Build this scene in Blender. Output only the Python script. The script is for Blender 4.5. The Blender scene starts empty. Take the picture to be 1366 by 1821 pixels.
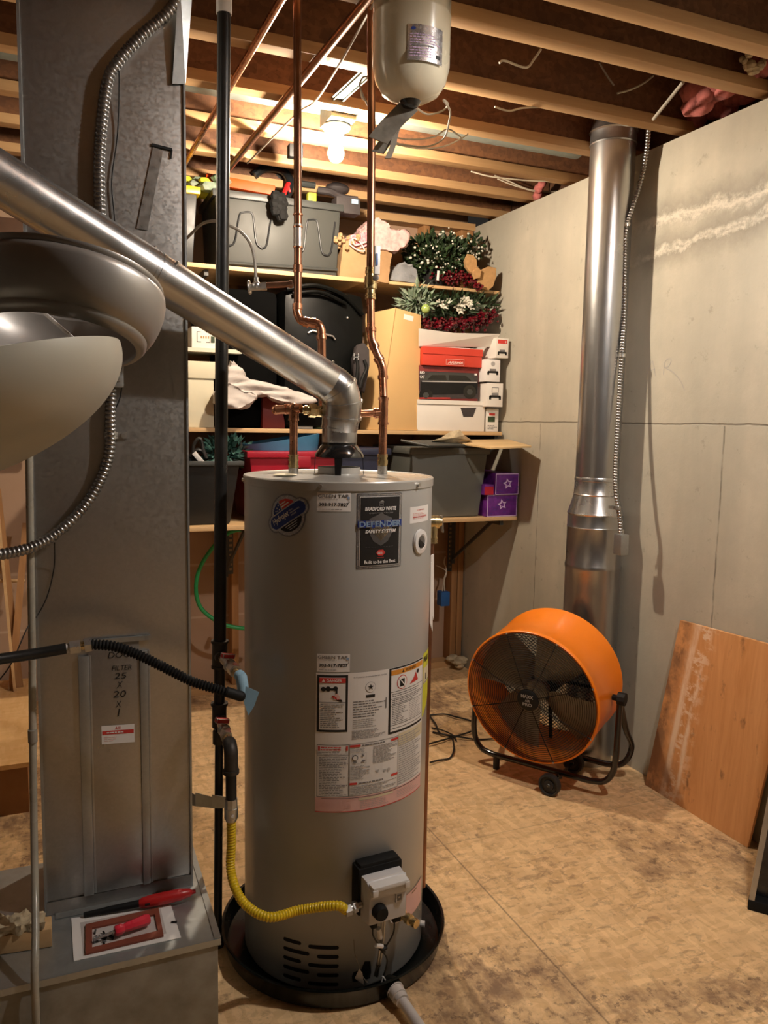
import bpy, bmesh, math, random
from mathutils import Vector as V, Matrix, noise as mnoise
random.seed(7)
PI = math.pi
sc = bpy.context.scene
COL = sc.collection
# ------------------------------------------------------------------ camera
W_, H_ = 1366.0, 1821.0
FPX, PITCH, ROLL, YAW, HC = 1413.8, .1124, .0182, .4002, 1.486
F = V((math.sin(YAW)*math.cos(PITCH), math.cos(YAW)*math.cos(PITCH), -math.sin(PITCH)))
R0 = V((math.cos(YAW), -math.sin(YAW), 0)); U0 = R0.cross(F)
R = R0*math.cos(ROLL)+U0*math.sin(ROLL); U = -R0*math.sin(ROLL)+U0*math.cos(ROLL)
O = V((0, 0, HC))
cam = bpy.data.objects.new('camera', bpy.data.cameras.new('camera')); COL.objects.link(cam)
cam.matrix_world = Matrix(((R.x, U.x, -F.x, O.x), (R.y, U.y, -F.y, O.y), (R.z, U.z, -F.z, O.z), (0, 0, 0, 1)))
cam.data.sensor_fit = 'VERTICAL'; cam.data.sensor_height = 36; cam.data.lens = FPX/H_*36
cam.data.clip_start = .05
sc.camera = cam
# survey helpers: turn a sighting of the photograph into a point on a known plane of the room
def ray(px, py): return F+R*((px-W_/2)/FPX)+U*((H_/2-py)/FPX)
def pd(px, py, d): return O+ray(px, py)*d
def _pl(px, py, ax, c):
    d = ray(px, py); return O+d*((c-O[ax])/d[ax])
def px_(a, b, c): return _pl(a, b, 0, c)
def py_(a, b, c): return _pl(a, b, 1, c)
def pz_(a, b, c): return _pl(a, b, 2, c)
def vp_(a, b, x, y):
    d = ray(a, b); n = V((math.sin(YAW), math.cos(YAW), 0)); t = (V((x, y, 0))-V((0, 0, 0))).dot(n)/d.dot(n); return O+d*t
# ------------------------------------------------------------------ materials
class NT:
    def __init__(s, name):
        s.m = bpy.data.materials.new(name); s.m.use_nodes = True; s.t = s.m.node_tree; s.t.nodes.clear()
        s.out = s.t.nodes.new('ShaderNodeOutputMaterial'); s.b = s.t.nodes.new('ShaderNodeBsdfPrincipled')
        s.t.links.new(s.b.outputs[0], s.out.inputs[0]); s.c = s.t.nodes.new('ShaderNodeTexCoord').outputs['Object']
    def n(s, ty, **k):
        x = s.t.nodes.new(ty)
        for a, v in k.items(): setattr(x, a, v)
        return x
    def put(s, sock, v):
        if isinstance(v, bpy.types.NodeSocket): s.t.links.new(v, sock)
        else:
            if sock.type == 'RGBA' and len(v) == 3: v = (*v, 1)
            sock.default_value = v
    def ma(s, op, a, b=0., c=None):
        x = s.n('ShaderNodeMath', operation=op); s.put(x.inputs[0], a); s.put(x.inputs[1], b)
        if c is not None: s.put(x.inputs[2], c)
        return x.outputs[0]
    def mapv(s, sc_=(1, 1, 1), loc=(0, 0, 0), rot=(0, 0, 0)):
        x = s.n('ShaderNodeMapping'); s.put(x.inputs[0], s.c); x.inputs['Scale'].default_value = sc_; x.inputs['Location'].default_value = loc; x.inputs['Rotation'].default_value = rot
        return x.outputs[0]
    def noise(s, scale, det=4, rough=.55, vec=None, dist=0):
        x = s.n('ShaderNodeTexNoise'); s.put(x.inputs['Vector'], vec or s.c); x.inputs['Scale'].default_value = scale
        x.inputs['Detail'].default_value = det; x.inputs['Roughness'].default_value = rough; x.inputs['Distortion'].default_value = dist
        return x.outputs[0]
    def vor(s, scale, vec=None, out='Color', feature='F1'):
        x = s.n('ShaderNodeTexVoronoi', feature=feature); s.put(x.inputs['Vector'], vec or s.c); x.inputs['Scale'].default_value = scale
        return x.outputs[out]
    def mix(s, f, a, b, mode='MIX'):
        x = s.n('ShaderNodeMix', data_type='RGBA', blend_type=mode); s.put(x.inputs[0], f); s.put(x.inputs[6], a); s.put(x.inputs[7], b)
        return x.outputs[2]
    def rng(s, v, a, b, c=0., d=1.):
        x = s.n('ShaderNodeMapRange'); s.put(x.inputs[0], v)
        for i, q in enumerate((a, b, c, d)): s.put(x.inputs[i+1], q)
        return x.outputs[0]
    def xyz(s):
        x = s.n('ShaderNodeSeparateXYZ'); s.put(x.inputs[0], s.c); return x.outputs
    def bump(s, h, st=.3, d=.002):
        x = s.n('ShaderNodeBump'); s.put(x.inputs['Height'], h); x.inputs['Strength'].default_value = st; x.inputs['Distance'].default_value = d
        s.t.links.new(x.outputs[0], s.b.inputs['Normal'])
    def set(s, **k):
        mp = dict(col='Base Color', rough='Roughness', metal='Metallic', coat='Coat Weight', crough='Coat Roughness', alpha='Alpha', trans='Transmission Weight', emc='Emission Color', ems='Emission Strength', spec='Specular IOR Level', sss='Subsurface Weight', sheen='Sheen Weight', ior='IOR')
        for a, v in k.items(): s.put(s.b.inputs[mp[a]], v)
        return s
def pm(name, col, rough=.5, metal=0., var=.12, scale=8., bump=0., bscale=60., col2=None, **k):
    s = NT(name)
    c2 = col2 or tuple(max(0, c*(1-var*2.2)) for c in col)
    f = s.rng(s.noise(scale, 5), .3, .7)
    s.set(col=s.mix(f, col, c2), rough=s.rng(s.noise(scale*1.7, 3), .3, .7, max(0, rough-.05), min(1, rough+.08)), metal=metal, **k)
    if bump: s.bump(s.noise(bscale, 4), bump, .002)
    return s.m
def galv(name, col, rough=.3, metal=.9, sp=45., dirt=.3, vr=.1, vm=.22):
    s = NT(name); f = s.vor(sp, s.mapv((1, 1, 1)))
    sep = s.n('ShaderNodeSeparateColor'); s.put(sep.inputs[0], f)
    big = s.rng(s.noise(3, 6, .65), .35, .75)
    c = s.mix(s.ma('MULTIPLY', sep.outputs[0], vm), col, tuple(min(1, x*1.35) for x in col))
    c = s.mix(s.ma('MULTIPLY', big, dirt), c, (col[0]*.6, col[1]*.58, col[2]*.55))
    s.set(col=c, metal=metal, rough=s.ma('ADD', s.ma('MULTIPLY', sep.outputs[1], vr), s.rng(big, 0, 1, rough, rough+vr)))
    s.bump(s.noise(7, 2), .06, .006)
    return s.m
def wood(name, c1, c2, ax=0, rough=.6, sc_=1.):
    s = NT(name); q = [26*sc_]*3; q[ax] = 1.4*sc_
    g = s.noise(1, 6, .6, s.mapv(tuple(q)), .6); q2 = [6*sc_]*3; q2[ax] = .6*sc_
    b = s.noise(1, 3, .5, s.mapv(tuple(q2)))
    c = s.mix(s.rng(g, .35, .7), c1, c2); c = s.mix(s.ma('MULTIPLY', s.rng(b, .4, .7), .4), c, tuple(x*.6 for x in c2))
    s.set(col=c, rough=rough); s.bump(g, .25, .001)
    return s.m
def osb(name, c1, c2, dark, stain=.0, rot=.3, scl=1.):
    s = NT(name)
    v1 = s.vor(1, s.mapv((60*scl, 16*scl, 60*scl), rot=(0, 0, rot))); v2 = s.vor(1, s.mapv((18*scl, 55*scl, 40*scl), rot=(0, 0, rot+.5)))
    a = s.n('ShaderNodeSeparateColor'); s.put(a.inputs[0], v1); b = s.n('ShaderNodeSeparateColor'); s.put(b.inputs[0], v2)
    f = s.ma('ADD', s.ma('MULTIPLY', a.outputs[0], .5), s.ma('MULTIPLY', b.outputs[1], .5))
    c = s.mix(s.rng(f, .15, .85), c1, c2)
    fine = s.noise(70*scl, 4, .6); c = s.mix(s.rng(fine, .62, .75, 0, .5), c, dark)
    if stain:
        w = s.noise(1.15, 7, .68, s.mapv((1, 1, 1), loc=(3.1, .7, 0)), .5); w2 = s.noise(8, 6, .7, s.mapv((1.6, .8, 1)))
        m = s.ma('MULTIPLY', s.rng(w, .47, .60), s.rng(w2, .38, .60)); c = s.mix(s.ma('MULTIPLY', m, stain), c, dark)
        w3 = s.noise(30, 4, .7); m = s.ma('MULTIPLY', s.rng(w, .42, .56), s.rng(w3, .54, .62)); c = s.mix(s.ma('MULTIPLY', m, stain*.8), c, tuple(x*.75 for x in dark))
    s.set(col=c, rough=s.rng(f, 0, 1, .5, .75)); s.bump(f, .2, .0015)
    return s, c
M = {}
M['galv'] = pm('galvanised_steel', (.60, .60, .60), .25, .95, .04, 5)
M['duct'] = galv('duct_steel', (.46, .455, .44), .27, .9, 160, .35)
M['duct_b'] = galv('cleat_steel', (.44, .46, .46), .35, .9, 160, .3)
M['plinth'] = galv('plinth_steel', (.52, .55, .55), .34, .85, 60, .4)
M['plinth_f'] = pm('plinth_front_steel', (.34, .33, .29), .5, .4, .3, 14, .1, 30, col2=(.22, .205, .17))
M['stack'] = galv('stack_steel', (.46, .46, .455), .27, .95, 30, .12, .02, .06)
M['bare_steel'] = galv('round_duct_steel', (.26, .29, .26), .5, .5, 40, .3)
M['armor'] = pm('armored_cable_steel', (.40, .39, .38), .28, .95, .1, 20)
M['zinc'] = pm('zinc_fitting', (.62, .61, .58), .3, .9, .1, 30)
M['copper'] = pm('copper_pipe', (.72, .36, .22), .24, .95, .22, 14, col2=(.50, .22, .12))
M['copper_d'] = pm('tarnished_copper', (.36, .17, .10), .35, .9, .25, 10, col2=(.2, .1, .06))
M['brass'] = pm('brass_fitting', (.76, .60, .32), .25, .95, .1, 20)
M['solder'] = pm('solder_joint', (.66, .60, .54), .35, .85, .1, 30)
M['blackpipe'] = pm('black_iron_pipe', (.028, .027, .026), .32, .35, .2, 12)
M['ironfit'] = pm('malleable_fitting', (.07, .06, .052), .5, .5, .2, 30, .2)
M['tank'] = pm('tank_enamel_grey', (.405, .405, .39), .36, .0, .03, 3, coat=.25, crough=.2)
M['tanklid'] = pm('tank_lid_grey', (.42, .41, .38), .3, .1, .04, 4, coat=.3, crough=.15)
M['gloss_black'] = pm('gloss_black', (.012, .012, .012), .16, 0, .1, 10, coat=.4)
M['black'] = pm('matt_black', (.010, .010, .010), .6, spec=.25)
M['blackpl'] = pm('pan_black_plastic', (.005, .007, .006), .22, 0, .3, 6)
M['rubber'] = pm('rubber', (.02, .02, .02), .6)
M['slot'] = pm('vent_slot_black', (.004, .003, .003), .8)
M['white'] = pm('white_plastic', (.74, .72, .70), .35, 0, .04, 6)
M['valve'] = pm('control_valve_grey', (.62, .61, .62), .4, 0, .04, 6)
M['cream'] = pm('tank_cream_enamel', (.66, .62, .48), .25, 0, .04, 3, coat=.5, crough=.1)
M['yellow'] = pm('yellow_coated_flex', (.80, .56, .02), .32, 0, .06, 20)
M['yellow_t'] = pm('yellow_tape', (.72, .72, .05), .5)
M['red'] = pm('red_plastic', (.55, .02, .02), .35, 0, .1, 20)
M['redh'] = pm('screwdriver_red', (.75, .03, .06), .3, 0, .08, 20, coat=.4)
M['blue_t'] = pm('pale_blue_tape', (.36, .60, .78), .5)
M['blue'] = pm('blue_plastic', (.02, .12, .38), .45)
M['green'] = pm('green_hose', (.02, .34, .10), .4)
M['orange'] = pm('orange_enamel', (1.0, .25, .008), .34, 0, .04, 3, coat=.3, crough=.2)
M['orange_d'] = pm('orange_inside', (.8, .16, .01), .5)
M['fanblade'] = pm('fan_blade_grey', (.27, .25, .20), .45, .2)
M['wire'] = pm('black_wire', (.016, .015, .014), .4)
M['paper'] = pm('white_paper', (.80, .77, .74), .6, 0, .03, 6)
M['print'] = pm('grey_print', (.22, .21, .21), .6)
M['print_l'] = pm('light_grey_print', (.46, .44, .43), .6)
M['ink'] = pm('black_ink', (.012, .011, .011), .5)
M['redink'] = pm('red_ink', (.70, .05, .04), .5)
M['orink'] = pm('orange_ink', (.85, .34, .04), .5)
M['pinkp'] = pm('pink_paper', (.80, .50, .46), .6, 0, .04, 6)
M['creamp'] = pm('cream_paper', (.82, .72, .50), .6)
M['silver'] = pm('silver_foil', (.66, .66, .68), .25, .8, .1, 40)
M['dsilver'] = pm('dark_foil', (.30, .30, .32), .3, .8)
M['navy'] = pm('navy_ink', (.02, .05, .28), .4)
M['steelblue'] = pm('steel_blue_ink', (.25, .38, .58), .4)
M['nickel'] = pm('brushed_nickel', (.40, .38, .355), .34, .5, .08, 6)
M['frost'] = pm('frosted_glass', (.44, .42, .345), .42, 0, .03, 3, coat=.15)
M['cloth_w'] = pm('white_cloth', (.56, .51, .48), .85, 0, .06, 8, .4, 40)
M['pinkbag'] = pm('pink_patterned_plastic', (.58, .30, .29), .35, 0, .35, 55, col2=(.62, .46, .43))
M['pinkred'] = pm('red_swirl_plastic', (.80, .42, .44), .35, 0, .3, 90, col2=(.6, .06, .10))
M['greybag'] = pm('grey_translucent_bag', (.30, .31, .33), .25, 0, .2, 10)
M['kraft'] = pm('kraft_paper', (.42, .25, .12), .8, 0, .1, 9, .3, 20)
M['card'] = pm('cardboard', (.66, .42, .18), .8, 0, .04, 4)
M['card_d'] = pm('cardboard_cut_edge', (.50, .32, .15), .85)
M['whitecard'] = pm('white_card', (.74, .70, .64), .7, 0, .03, 5)
M['creambox'] = pm('cream_file_box', (.62, .57, .42), .7, 0, .03, 5)
M['redbox'] = pm('red_carton', (.62, .05, .025), .55, 0, .05, 5)
M['dredbox'] = pm('dark_red_carton', (.20, .02, .016), .55)
M['purple'] = pm('purple_carton', (.16, .02, .24), .5, 0, .35, 30, col2=(.07, .01, .13))
M['lilac'] = pm('lilac_ink', (.66, .48, .72), .5)
M['tote'] = pm('grey_tote_plastic', (.046, .048, .043), .55, 0, .05, 4)
M['tote_l'] = pm('dark_tote_lid', (.05, .054, .052), .45)
M['tote_b'] = pm('black_tote_plastic', (.012, .014, .016), .4)
M['bluetub'] = pm('blue_tub_plastic', (.06, .24, .42), .35)
M['redtub'] = pm('red_tub_plastic', (.40, .01, .03), .35)
M['navytub'] = pm('navy_tub_plastic', (.02, .025, .055), .4)
M['leaf'] = pm('dark_green_leaves', (.045, .085, .03), .5, 0, .4, 30)
M['leaf2'] = pm('frosted_green_leaves', (.14, .22, .12), .5, 0, .3, 30, col2=(.36, .42, .34))
M['flower'] = pm('white_flowers', (.80, .78, .66), .5)
M['berry'] = pm('burgundy_berries', (.15, .004, .012), .2, 0, .3, 60, coat=.5)
M['burlap'] = pm('burlap', (.50, .29, .12), .9, 0, .1, 60, .4, 200)
M['apple'] = pm('green_ornament', (.42, .55, .16), .18, .2, .05, 5)
M['bagblack'] = pm('black_vinyl', (.003, .0033, .003), .38, 0, .2, 10, .15, 14, spec=.14)
M['void'] = pm('shaded_gap_black', (.003, .003, .003), .9, spec=.05)  # shade of the gap beside the travel case, put into the colour
M['tote2'] = pm('mid_grey_tote_plastic', (.13, .135, .12), .4, 0, .05, 4)
M['bagfab'] = pm('charcoal_nylon', (.045, .036, .036), .6, 0, .1, 40)
M['gasket'] = pm('red_brown_gasket', (.25, .06, .03), .7)
M['pvc'] = pm('pvc_white', (.72, .67, .64), .35)
M['tube'] = pm('vinyl_tube', (.40, .37, .30), .25, 0, .15, 6)
M['foam'] = pm('torn_yellow_foam', (.62, .50, .32), .95, 0, .2, 30, .8, 60)
M['pinkins'] = pm('pink_insulation', (.55, .16, .14), .95, 0, .3, 20, .8, 40)
M['sheet'] = pm('cloudy_plastic_sheet', (.50, .45, .44), .3, 0, .2, 8, .4, 20)
M['tape_grey'] = pm('grey_strap_tape', (.27, .25, .21), .4, 0, .2, 30, .3, 80)
M['romex'] = pm('white_cable', (.60, .54, .42), .5)
M['romex_d'] = pm('grey_cable', (.32, .29, .24), .5)
M['webdark'] = pm('ladder_web', (.10, .10, .11), .25, .7, .3, 8)
M['alu'] = pm('ladder_aluminium', (.55, .56, .58), .4, .8, .1, 12)
M['pine'] = wood('pine_flange', (.58, .36, .17), (.46, .26, .11), 0, .65)
M['pine_y'] = wood('pine_joist_plate', (.60, .36, .16), (.44, .24, .10), 1, .65)
M['stud'] = wood('stud_wood', (.42, .22, .085), (.30, .14, .05), 2, .7)
M['shelfw'] = wood('shelf_pine', (.66, .44, .22), (.54, .34, .16), 0, .55)
M['shelfp'] = pm('white_shelf_laminate', (.66, .62, .50), .4)
M['panelw'] = wood('light_wood_panel', (.70, .50, .26), (.60, .40, .18), 0, .5)
M['osb_web'] = osb('joist_web_osb', (.20, .085, .035), (.12, .05, .022), (.05, .02, .01))[0].m
M['osb_deck'] = osb('deck_osb', (.13, .06, .03), (.08, .035, .018), (.03, .015, .008))[0].m
M['osb_step'] = osb('platform_osb', (.86, .54, .24), (.76, .45, .18), (.5, .28, .12))[0].m
M['brownface'] = pm('platform_side', (.34, .15, .05), .7)
M['bulbbase'] = pm('porcelain', (.74, .72, .66), .25)
def emis(name, col, st):
    s = NT(name); s.set(col=(1, 1, 1), emc=col, ems=st); return s.m

# ------------------------------------------------------------------ mesh builder
class MB:
    def __init__(s): s.v = []; s.f = []; s.m = []; s.mats = []
    def mi(s, m):
        if m not in s.mats: s.mats.append(m)
        return s.mats.index(m)
    def add(s, vs, fs, m):
        o = len(s.v); s.v += [V(p) for p in vs]; k = s.mi(m)
        for f in fs: s.f.append([i+o for i in f]); s.m.append(k)
        return s
    def box(s, lo, hi, m):
        (a, b, c), (d, e, g) = lo, hi
        vs = [(a, b, c), (d, b, c), (d, e, c), (a, e, c), (a, b, g), (d, b, g), (d, e, g), (a, e, g)]
        return s.add(vs, [(0, 3, 2, 1), (4, 5, 6, 7), (0, 1, 5, 4), (1, 2, 6, 5), (2, 3, 7, 6), (3, 0, 4, 7)], m)
    def hexa(s, vs, m): return s.add(vs, [(0, 3, 2, 1), (4, 5, 6, 7), (0, 1, 5, 4), (1, 2, 6, 5), (2, 3, 7, 6), (3, 0, 4, 7)], m)
    def bar(s, a, b, w, h, m, up=(0, 0, 1)):
        a, b = V(a), V(b); d = (b-a).normalized(); x = d.cross(V(up))
        if x.length < 1e-4: x = V((1, 0, 0))
        x.normalize(); y = x.cross(d).normalized(); x = x*w/2; y = y*h/2
        return s.hexa([a-x-y, a+x-y, b+x-y, b-x-y, a-x+y, a+x+y, b+x+y, b-x+y], m)
    def slab(s, p, t, m):
        """quad p (4 points) thickened by vector t"""
        t = V(t); return s.hexa([V(q) for q in p]+[V(q)+t for q in p], m)
    def rings(s, rs, m, caps=True, loop=False):
        n = len(rs[0]); vs = [q for r in rs for q in r]; fs = []
        L = len(rs)
        for i in range(L if loop else L-1):
            for j in range(n):
                a = i*n+j; b = i*n+(j+1) % n; i2 = (i+1) % L
                fs.append((a, b, i2*n+(j+1) % n, i2*n+j))
        if caps and not loop: fs += [tuple(range(n))[::-1], tuple((L-1)*n+j for j in range(n))]
        return s.add(vs, fs, m)
    def tube(s, path, r, m, n=10, caps=True, radii=None):
        P = [V(p) for p in path]; rs = []
        x = None
        for i, p in enumerate(P):
            d = (P[min(i+1, len(P)-1)]-P[max(i-1, 0)])
            d = d.normalized() if d.length > 1e-9 else V((0, 0, 1))
            if x is None: x = d.orthogonal().normalized()
            else:
                x = x-d*x.dot(d); x = x.normalized() if x.length > 1e-6 else d.orthogonal().normalized()
            y = d.cross(x); rr = radii[i] if radii else r
            rs.append([p+(x*math.cos(t)+y*math.sin(t))*rr for t in [2*PI*k/n for k in range(n)]])
        return s.rings(rs, m, caps)
    def cyl(s, a, b, r, m, r2=None, n=20, caps=True): return s.tube([a, b], r, m, n, caps, [r, r if r2 is None else r2])
    def lathe(s, prof, o, m, ax=(0, 0, 1), n=48, caps=False):
        o = V(o); ax = V(ax).normalized(); x = ax.orthogonal().normalized()
        if abs(ax.z) > .999: x = V((1, 0, 0))
        y = ax.cross(x)
        return s.rings([[o+ax*z+(x*math.cos(t)+y*math.sin(t))*r for t in [2*PI*k/n for k in range(n)]] for r, z in prof], m, caps)
    def sph(s, c, r, m, n=12, sq=(1, 1, 1)):
        c = V(c); rs = []
        for i in range(n//2+1):
            t = PI*i/(n//2); rr = max(math.sin(t), .01)
            rs.append([c+V((math.cos(p)*rr*r*sq[0], math.sin(p)*rr*r*sq[1], -math.cos(t)*r*sq[2])) for p in [2*PI*k/n for k in range(n)]])
        return s.rings(rs, m, True)
    def hexnut(s, a, b, r, m): return s.tube([a, b], r, m, 6)
    def build(s, name, parent=None, loc=None, ang=35, bevel=0, smooth=True, crumple=None):
        me = bpy.data.meshes.new(name)
        off = V((0, 0, 0))
        if parent is not None: off = wloc(parent)
        elif loc is not None: off = V(loc)
        me.from_pydata([p-off for p in s.v], [], s.f); me.update()
        for m in s.mats: me.materials.append(m)
        me.polygons.foreach_set('material_index', s.m)
        bm = bmesh.new(); bm.from_mesh(me); bmesh.ops.recalc_face_normals(bm, faces=bm.faces)
        if bevel:
            es = [e for e in bm.edges if len(e.link_faces) == 2 and e.calc_face_angle(0) > .6]
            bmesh.ops.bevel(bm, geom=es, offset=bevel, segments=2, affect='EDGES', profile=.6, clamp_overlap=True)
        if crumple:
            lv, amp, scl = crumple; sv = scl if isinstance(scl, tuple) else (scl, scl, scl)
            bmesh.ops.triangulate(bm, faces=bm.faces); bmesh.ops.remove_doubles(bm, verts=bm.verts, dist=1e-5)
            for _ in range(lv): bmesh.ops.subdivide_edges(bm, edges=[e for e in bm.edges if e.calc_length() > .012], cuts=1, use_grid_fill=True)
            bm.normal_update()
            mv = [(v, v.normal*(abs(mnoise.noise(V(a*b for a, b in zip(v.co+off, sv))))*2-.5+.5*mnoise.noise(V(a*b*2.7 for a, b in zip(v.co+off, sv))))*amp) for v in bm.verts]
            for v, d in mv: v.co += d
        bm.to_mesh(me); bm.free()
        if smooth:
            me.polygons.foreach_set('use_smooth', [True]*len(me.polygons)); me.set_sharp_from_angle(angle=math.radians(ang))
        o = bpy.data.objects.new(name, me); COL.objects.link(o)
        if parent is not None: o.parent = parent
        elif loc is not None: o.location = off
        return o
def wloc(o):
    p = V((0, 0, 0))
    while o is not None: p = p+o.location; o = o.parent
    return p
def tag(o, label, cat, group=None):
    o['label'] = label; o['category'] = cat
    if group: o['group'] = group
    return o
def thing(name, loc, label, cat, group=None):
    o = bpy.data.objects.new(name, None); COL.objects.link(o); o.location = loc; o.empty_display_size = .05
    return tag(o, label, cat, group)
def struct(o): o['kind'] = 'structure'; return o
def solo(mb, name, label, cat, group=None, **k):
    xs = [v.x for v in mb.v]; ys = [v.y for v in mb.v]; zs = [v.z for v in mb.v]
    return tag(mb.build(name, loc=((min(xs)+max(xs))/2, (min(ys)+max(ys))/2, min(zs)), **k), label, cat, group)
def cr(pts, n=8):
    """Catmull-Rom through points"""
    P = [V(p) for p in pts]; P = [P[0]*2-P[1]]+P+[P[-1]*2-P[-2]]; o = []
    for i in range(1, len(P)-2):
        a, b, c, d = P[i-1:i+3]
        for k in range(n):
            t = k/n; o.append(((b*2)+(c-a)*t+(a*2-b*5+c*4-d)*t*t+(b*3-a-c*3+d)*t*t*t)*.5)
    o.append(P[-2]); return o
def resample(P, step):
    o = [P[0]]; acc = 0
    for a, b in zip(P, P[1:]):
        L = (b-a).length
        if L < 1e-9: continue
        t = step-acc
        while t <= L: o.append(a+(b-a)*(t/L)); t += step
        acc = L-(t-step)
    return o
def ribbed(mb, pts, r, depth, pitch, m, n=12):
    P = resample(cr(pts, 14), pitch/4); rad = [r-(depth if (i % 4) in (0,) else (depth*.25 if i % 4 in (1, 3) else 0)) for i in range(len(P))]
    return mb.tube(P, r, m, n, True, rad)
# ------------------------------------------------------------------ flat print
_tc = {}
def glyphs(body, shear=0, bold=0):
    k = (body, shear, bold)
    if k in _tc: return _tc[k]
    cu = bpy.data.curves.new('t', 'FONT'); cu.body = body; cu.size = 1; cu.shear = shear; cu.offset = bold; cu.resolution_u = 3; cu.fill_mode = 'FRONT'
    o = bpy.data.objects.new('t', cu); COL.objects.link(o); dg = bpy.context.evaluated_depsgraph_get()
    me = bpy.data.meshes.new_from_object(o.evaluated_get(dg))
    vs = [(v.co.x, v.co.y) for v in me.vertices]; fs = [tuple(p.vertices) for p in me.polygons]
    bpy.data.objects.remove(o); bpy.data.curves.remove(cu); bpy.data.meshes.remove(me)
    x0 = min(v[0] for v in vs); x1 = max(v[0] for v in vs); y0 = min(v[1] for v in vs); y1 = max(v[1] for v in vs)
    _tc[k] = ([((x-x0)/(x1-x0), (y-y0)/(y1-y0)) for x, y in vs], fs, (x1-x0)/(y1-y0)); return _tc[k]
class Pr:
    """print on a surface: mp(u, v, lift) gives the point"""
    def __init__(s, mp, strip=None, lift=.0005): s.mp = mp; s.mb = MB(); s.strip = strip; s.l = lift
    def poly(s, pts, m, L=1):
        pts = [tuple(p) for p in pts]
        parts = [pts]
        if s.strip:
            u0 = min(p[0] for p in pts); u1 = max(p[0] for p in pts); n = max(1, int((u1-u0)/s.strip+.5)); parts = []
            for i in range(n):
                a, b = u0+(u1-u0)*i/n, u0+(u1-u0)*(i+1)/n; q = clip(clip(pts, a, 1), b, -1)
                if len(q) > 2: parts.append(q)
        for q in parts: s.mb.add([s.mp(u, v, s.l*L) for u, v in q], [tuple(range(len(q)))], m)
        return s
    def rect(s, u0, v0, u1, v1, m, L=1): return s.poly([(u0, v0), (u1, v0), (u1, v1), (u0, v1)], m, L)
    def frame(s, u0, v0, u1, v1, t, m, L=1):
        s.rect(u0, v0, u1, v0+t, m, L); s.rect(u0, v1-t, u1, v1, m, L); s.rect(u0, v0+t, u0+t, v1-t, m, L); return s.rect(u1-t, v0+t, u1, v1-t, m, L)
    def ell(s, u, v, a, b, m, L=1, n=28, rot=0): return s.poly([(u+a*math.cos(t)*math.cos(rot)-b*math.sin(t)*math.sin(rot), v+a*math.cos(t)*math.sin(rot)+b*math.sin(t)*math.cos(rot)) for t in [2*PI*i/n for i in range(n)]], m, L)
    def text(s, body, u, v, w, h, m, L=2, rot=0, shear=0, bold=0):
        """box of width w and height h, lower left corner at u, v"""
        vs, fs, asp = glyphs(body, shear, bold)
        if w is None: w = h*asp
        c, sn = math.cos(rot), math.sin(rot)
        s.mb.add([s.mp(u+x*w*c-y*h*sn, v+x*w*sn+y*h*c, s.l*L) for x, y in vs], fs, m); return s
    def lines(s, u0, v0, u1, v1, n, m, L=2, th=.5, fill=1.):
        dv = (v1-v0)/n
        for i in range(n):
            v = v1-dv*(i+1)+dv*(1-th)/2; u = u0; end = u0+(u1-u0)*random.uniform(.6, 1)*fill
            while u < end:
                w = random.uniform(.004, .012)
                s.rect(u, v, min(u+w, end), v+dv*th, m, L); u += w+.0018
        return s
    def star(s, u, v, r, m, L=2, q=.42, rot=0):
        P = []
        for i in range(10):
            rr = r if i % 2 == 0 else r*q; t = PI/2+i*PI/5+rot; P.append((u+rr*math.cos(t), v+rr*math.sin(t)))
        for i in range(5): s.poly([(u, v), P[(2*i-1) % 10], P[2*i], P[(2*i+1) % 10]], m, L)
        return s
def clip(pts, a, sg):
    o = []
    for i in range(len(pts)):
        p, q = pts[i], pts[(i+1) % len(pts)]; dp, dq = (p[0]-a)*sg, (q[0]-a)*sg
        if dp >= 0: o.append(p)
        if dp*dq < 0:
            t = dp/(dp-dq); o.append((p[0]+(q[0]-p[0])*t, p[1]+(q[1]-p[1])*t))
    return o
def plane_map(o, ux, vy):
    o, ux, vy = V(o), V(ux).normalized(), V(vy).normalized(); n = ux.cross(vy)
    return lambda u, v, L: o+ux*u+vy*v+n*L
# ------------------------------------------------------------------ the room
WX, WY, WT, JB, CE = 2.323, 4.30, 2.622, 2.64, 2.94
LX, FY = -2.6, -2.6
# concrete wall material with form joints, mineral ridges and damp marks
s = NT('poured_concrete'); x, y, z = s.xyz()
big = s.rng(s.noise(1.3, 6, .6), .3, .7); mid = s.rng(s.noise(6, 6, .65), .35, .7); fine = s.noise(60, 3)
strk = s.rng(s.noise(1, 5, .6, s.mapv((1, 4.5, .55), loc=(0, 2, 1))), .35, .68); c = s.mix(big, (.58, .53, .425), (.45, .415, .335)); c = s.mix(s.ma('MULTIPLY', strk, .55), c, (.35, .335, .275)); c = s.mix(s.ma('MULTIPLY', mid, .5), c, (.37, .345, .28))
c = s.mix(s.ma('MULTIPLY', s.rng(s.noise(15, 5, .72), .62, .70), .38), c, (.2, .18, .14))
wob = s.ma('MULTIPLY', s.ma('SUBTRACT', s.noise(9, 3), .5), .012)
def near(v, at, w):
    return s.rng(s.ma('ABSOLUTE', s.ma('SUBTRACT', s.ma('ADD', v, wob), at)), w*.35, w, 1, 0)
def below(v, at): return s.rng(v, at-.01, at, 1, 0)
j = near(z, 1.500, .0045)
jv = s.ma('MAXIMUM', near(y, 2.252, .005), near(y, 3.456, .004)); jv = s.ma('MULTIPLY', s.ma('MULTIPLY', jv, below(z, 1.5)), s.rng(s.noise(12, 3), .35, .6, .15, .8))
ju = s.ma('MULTIPLY', near(y, 2.86, .004), s.rng(z, 1.5, 1.51)); ju = s.ma('MULTIPLY', ju, .4)
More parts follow.
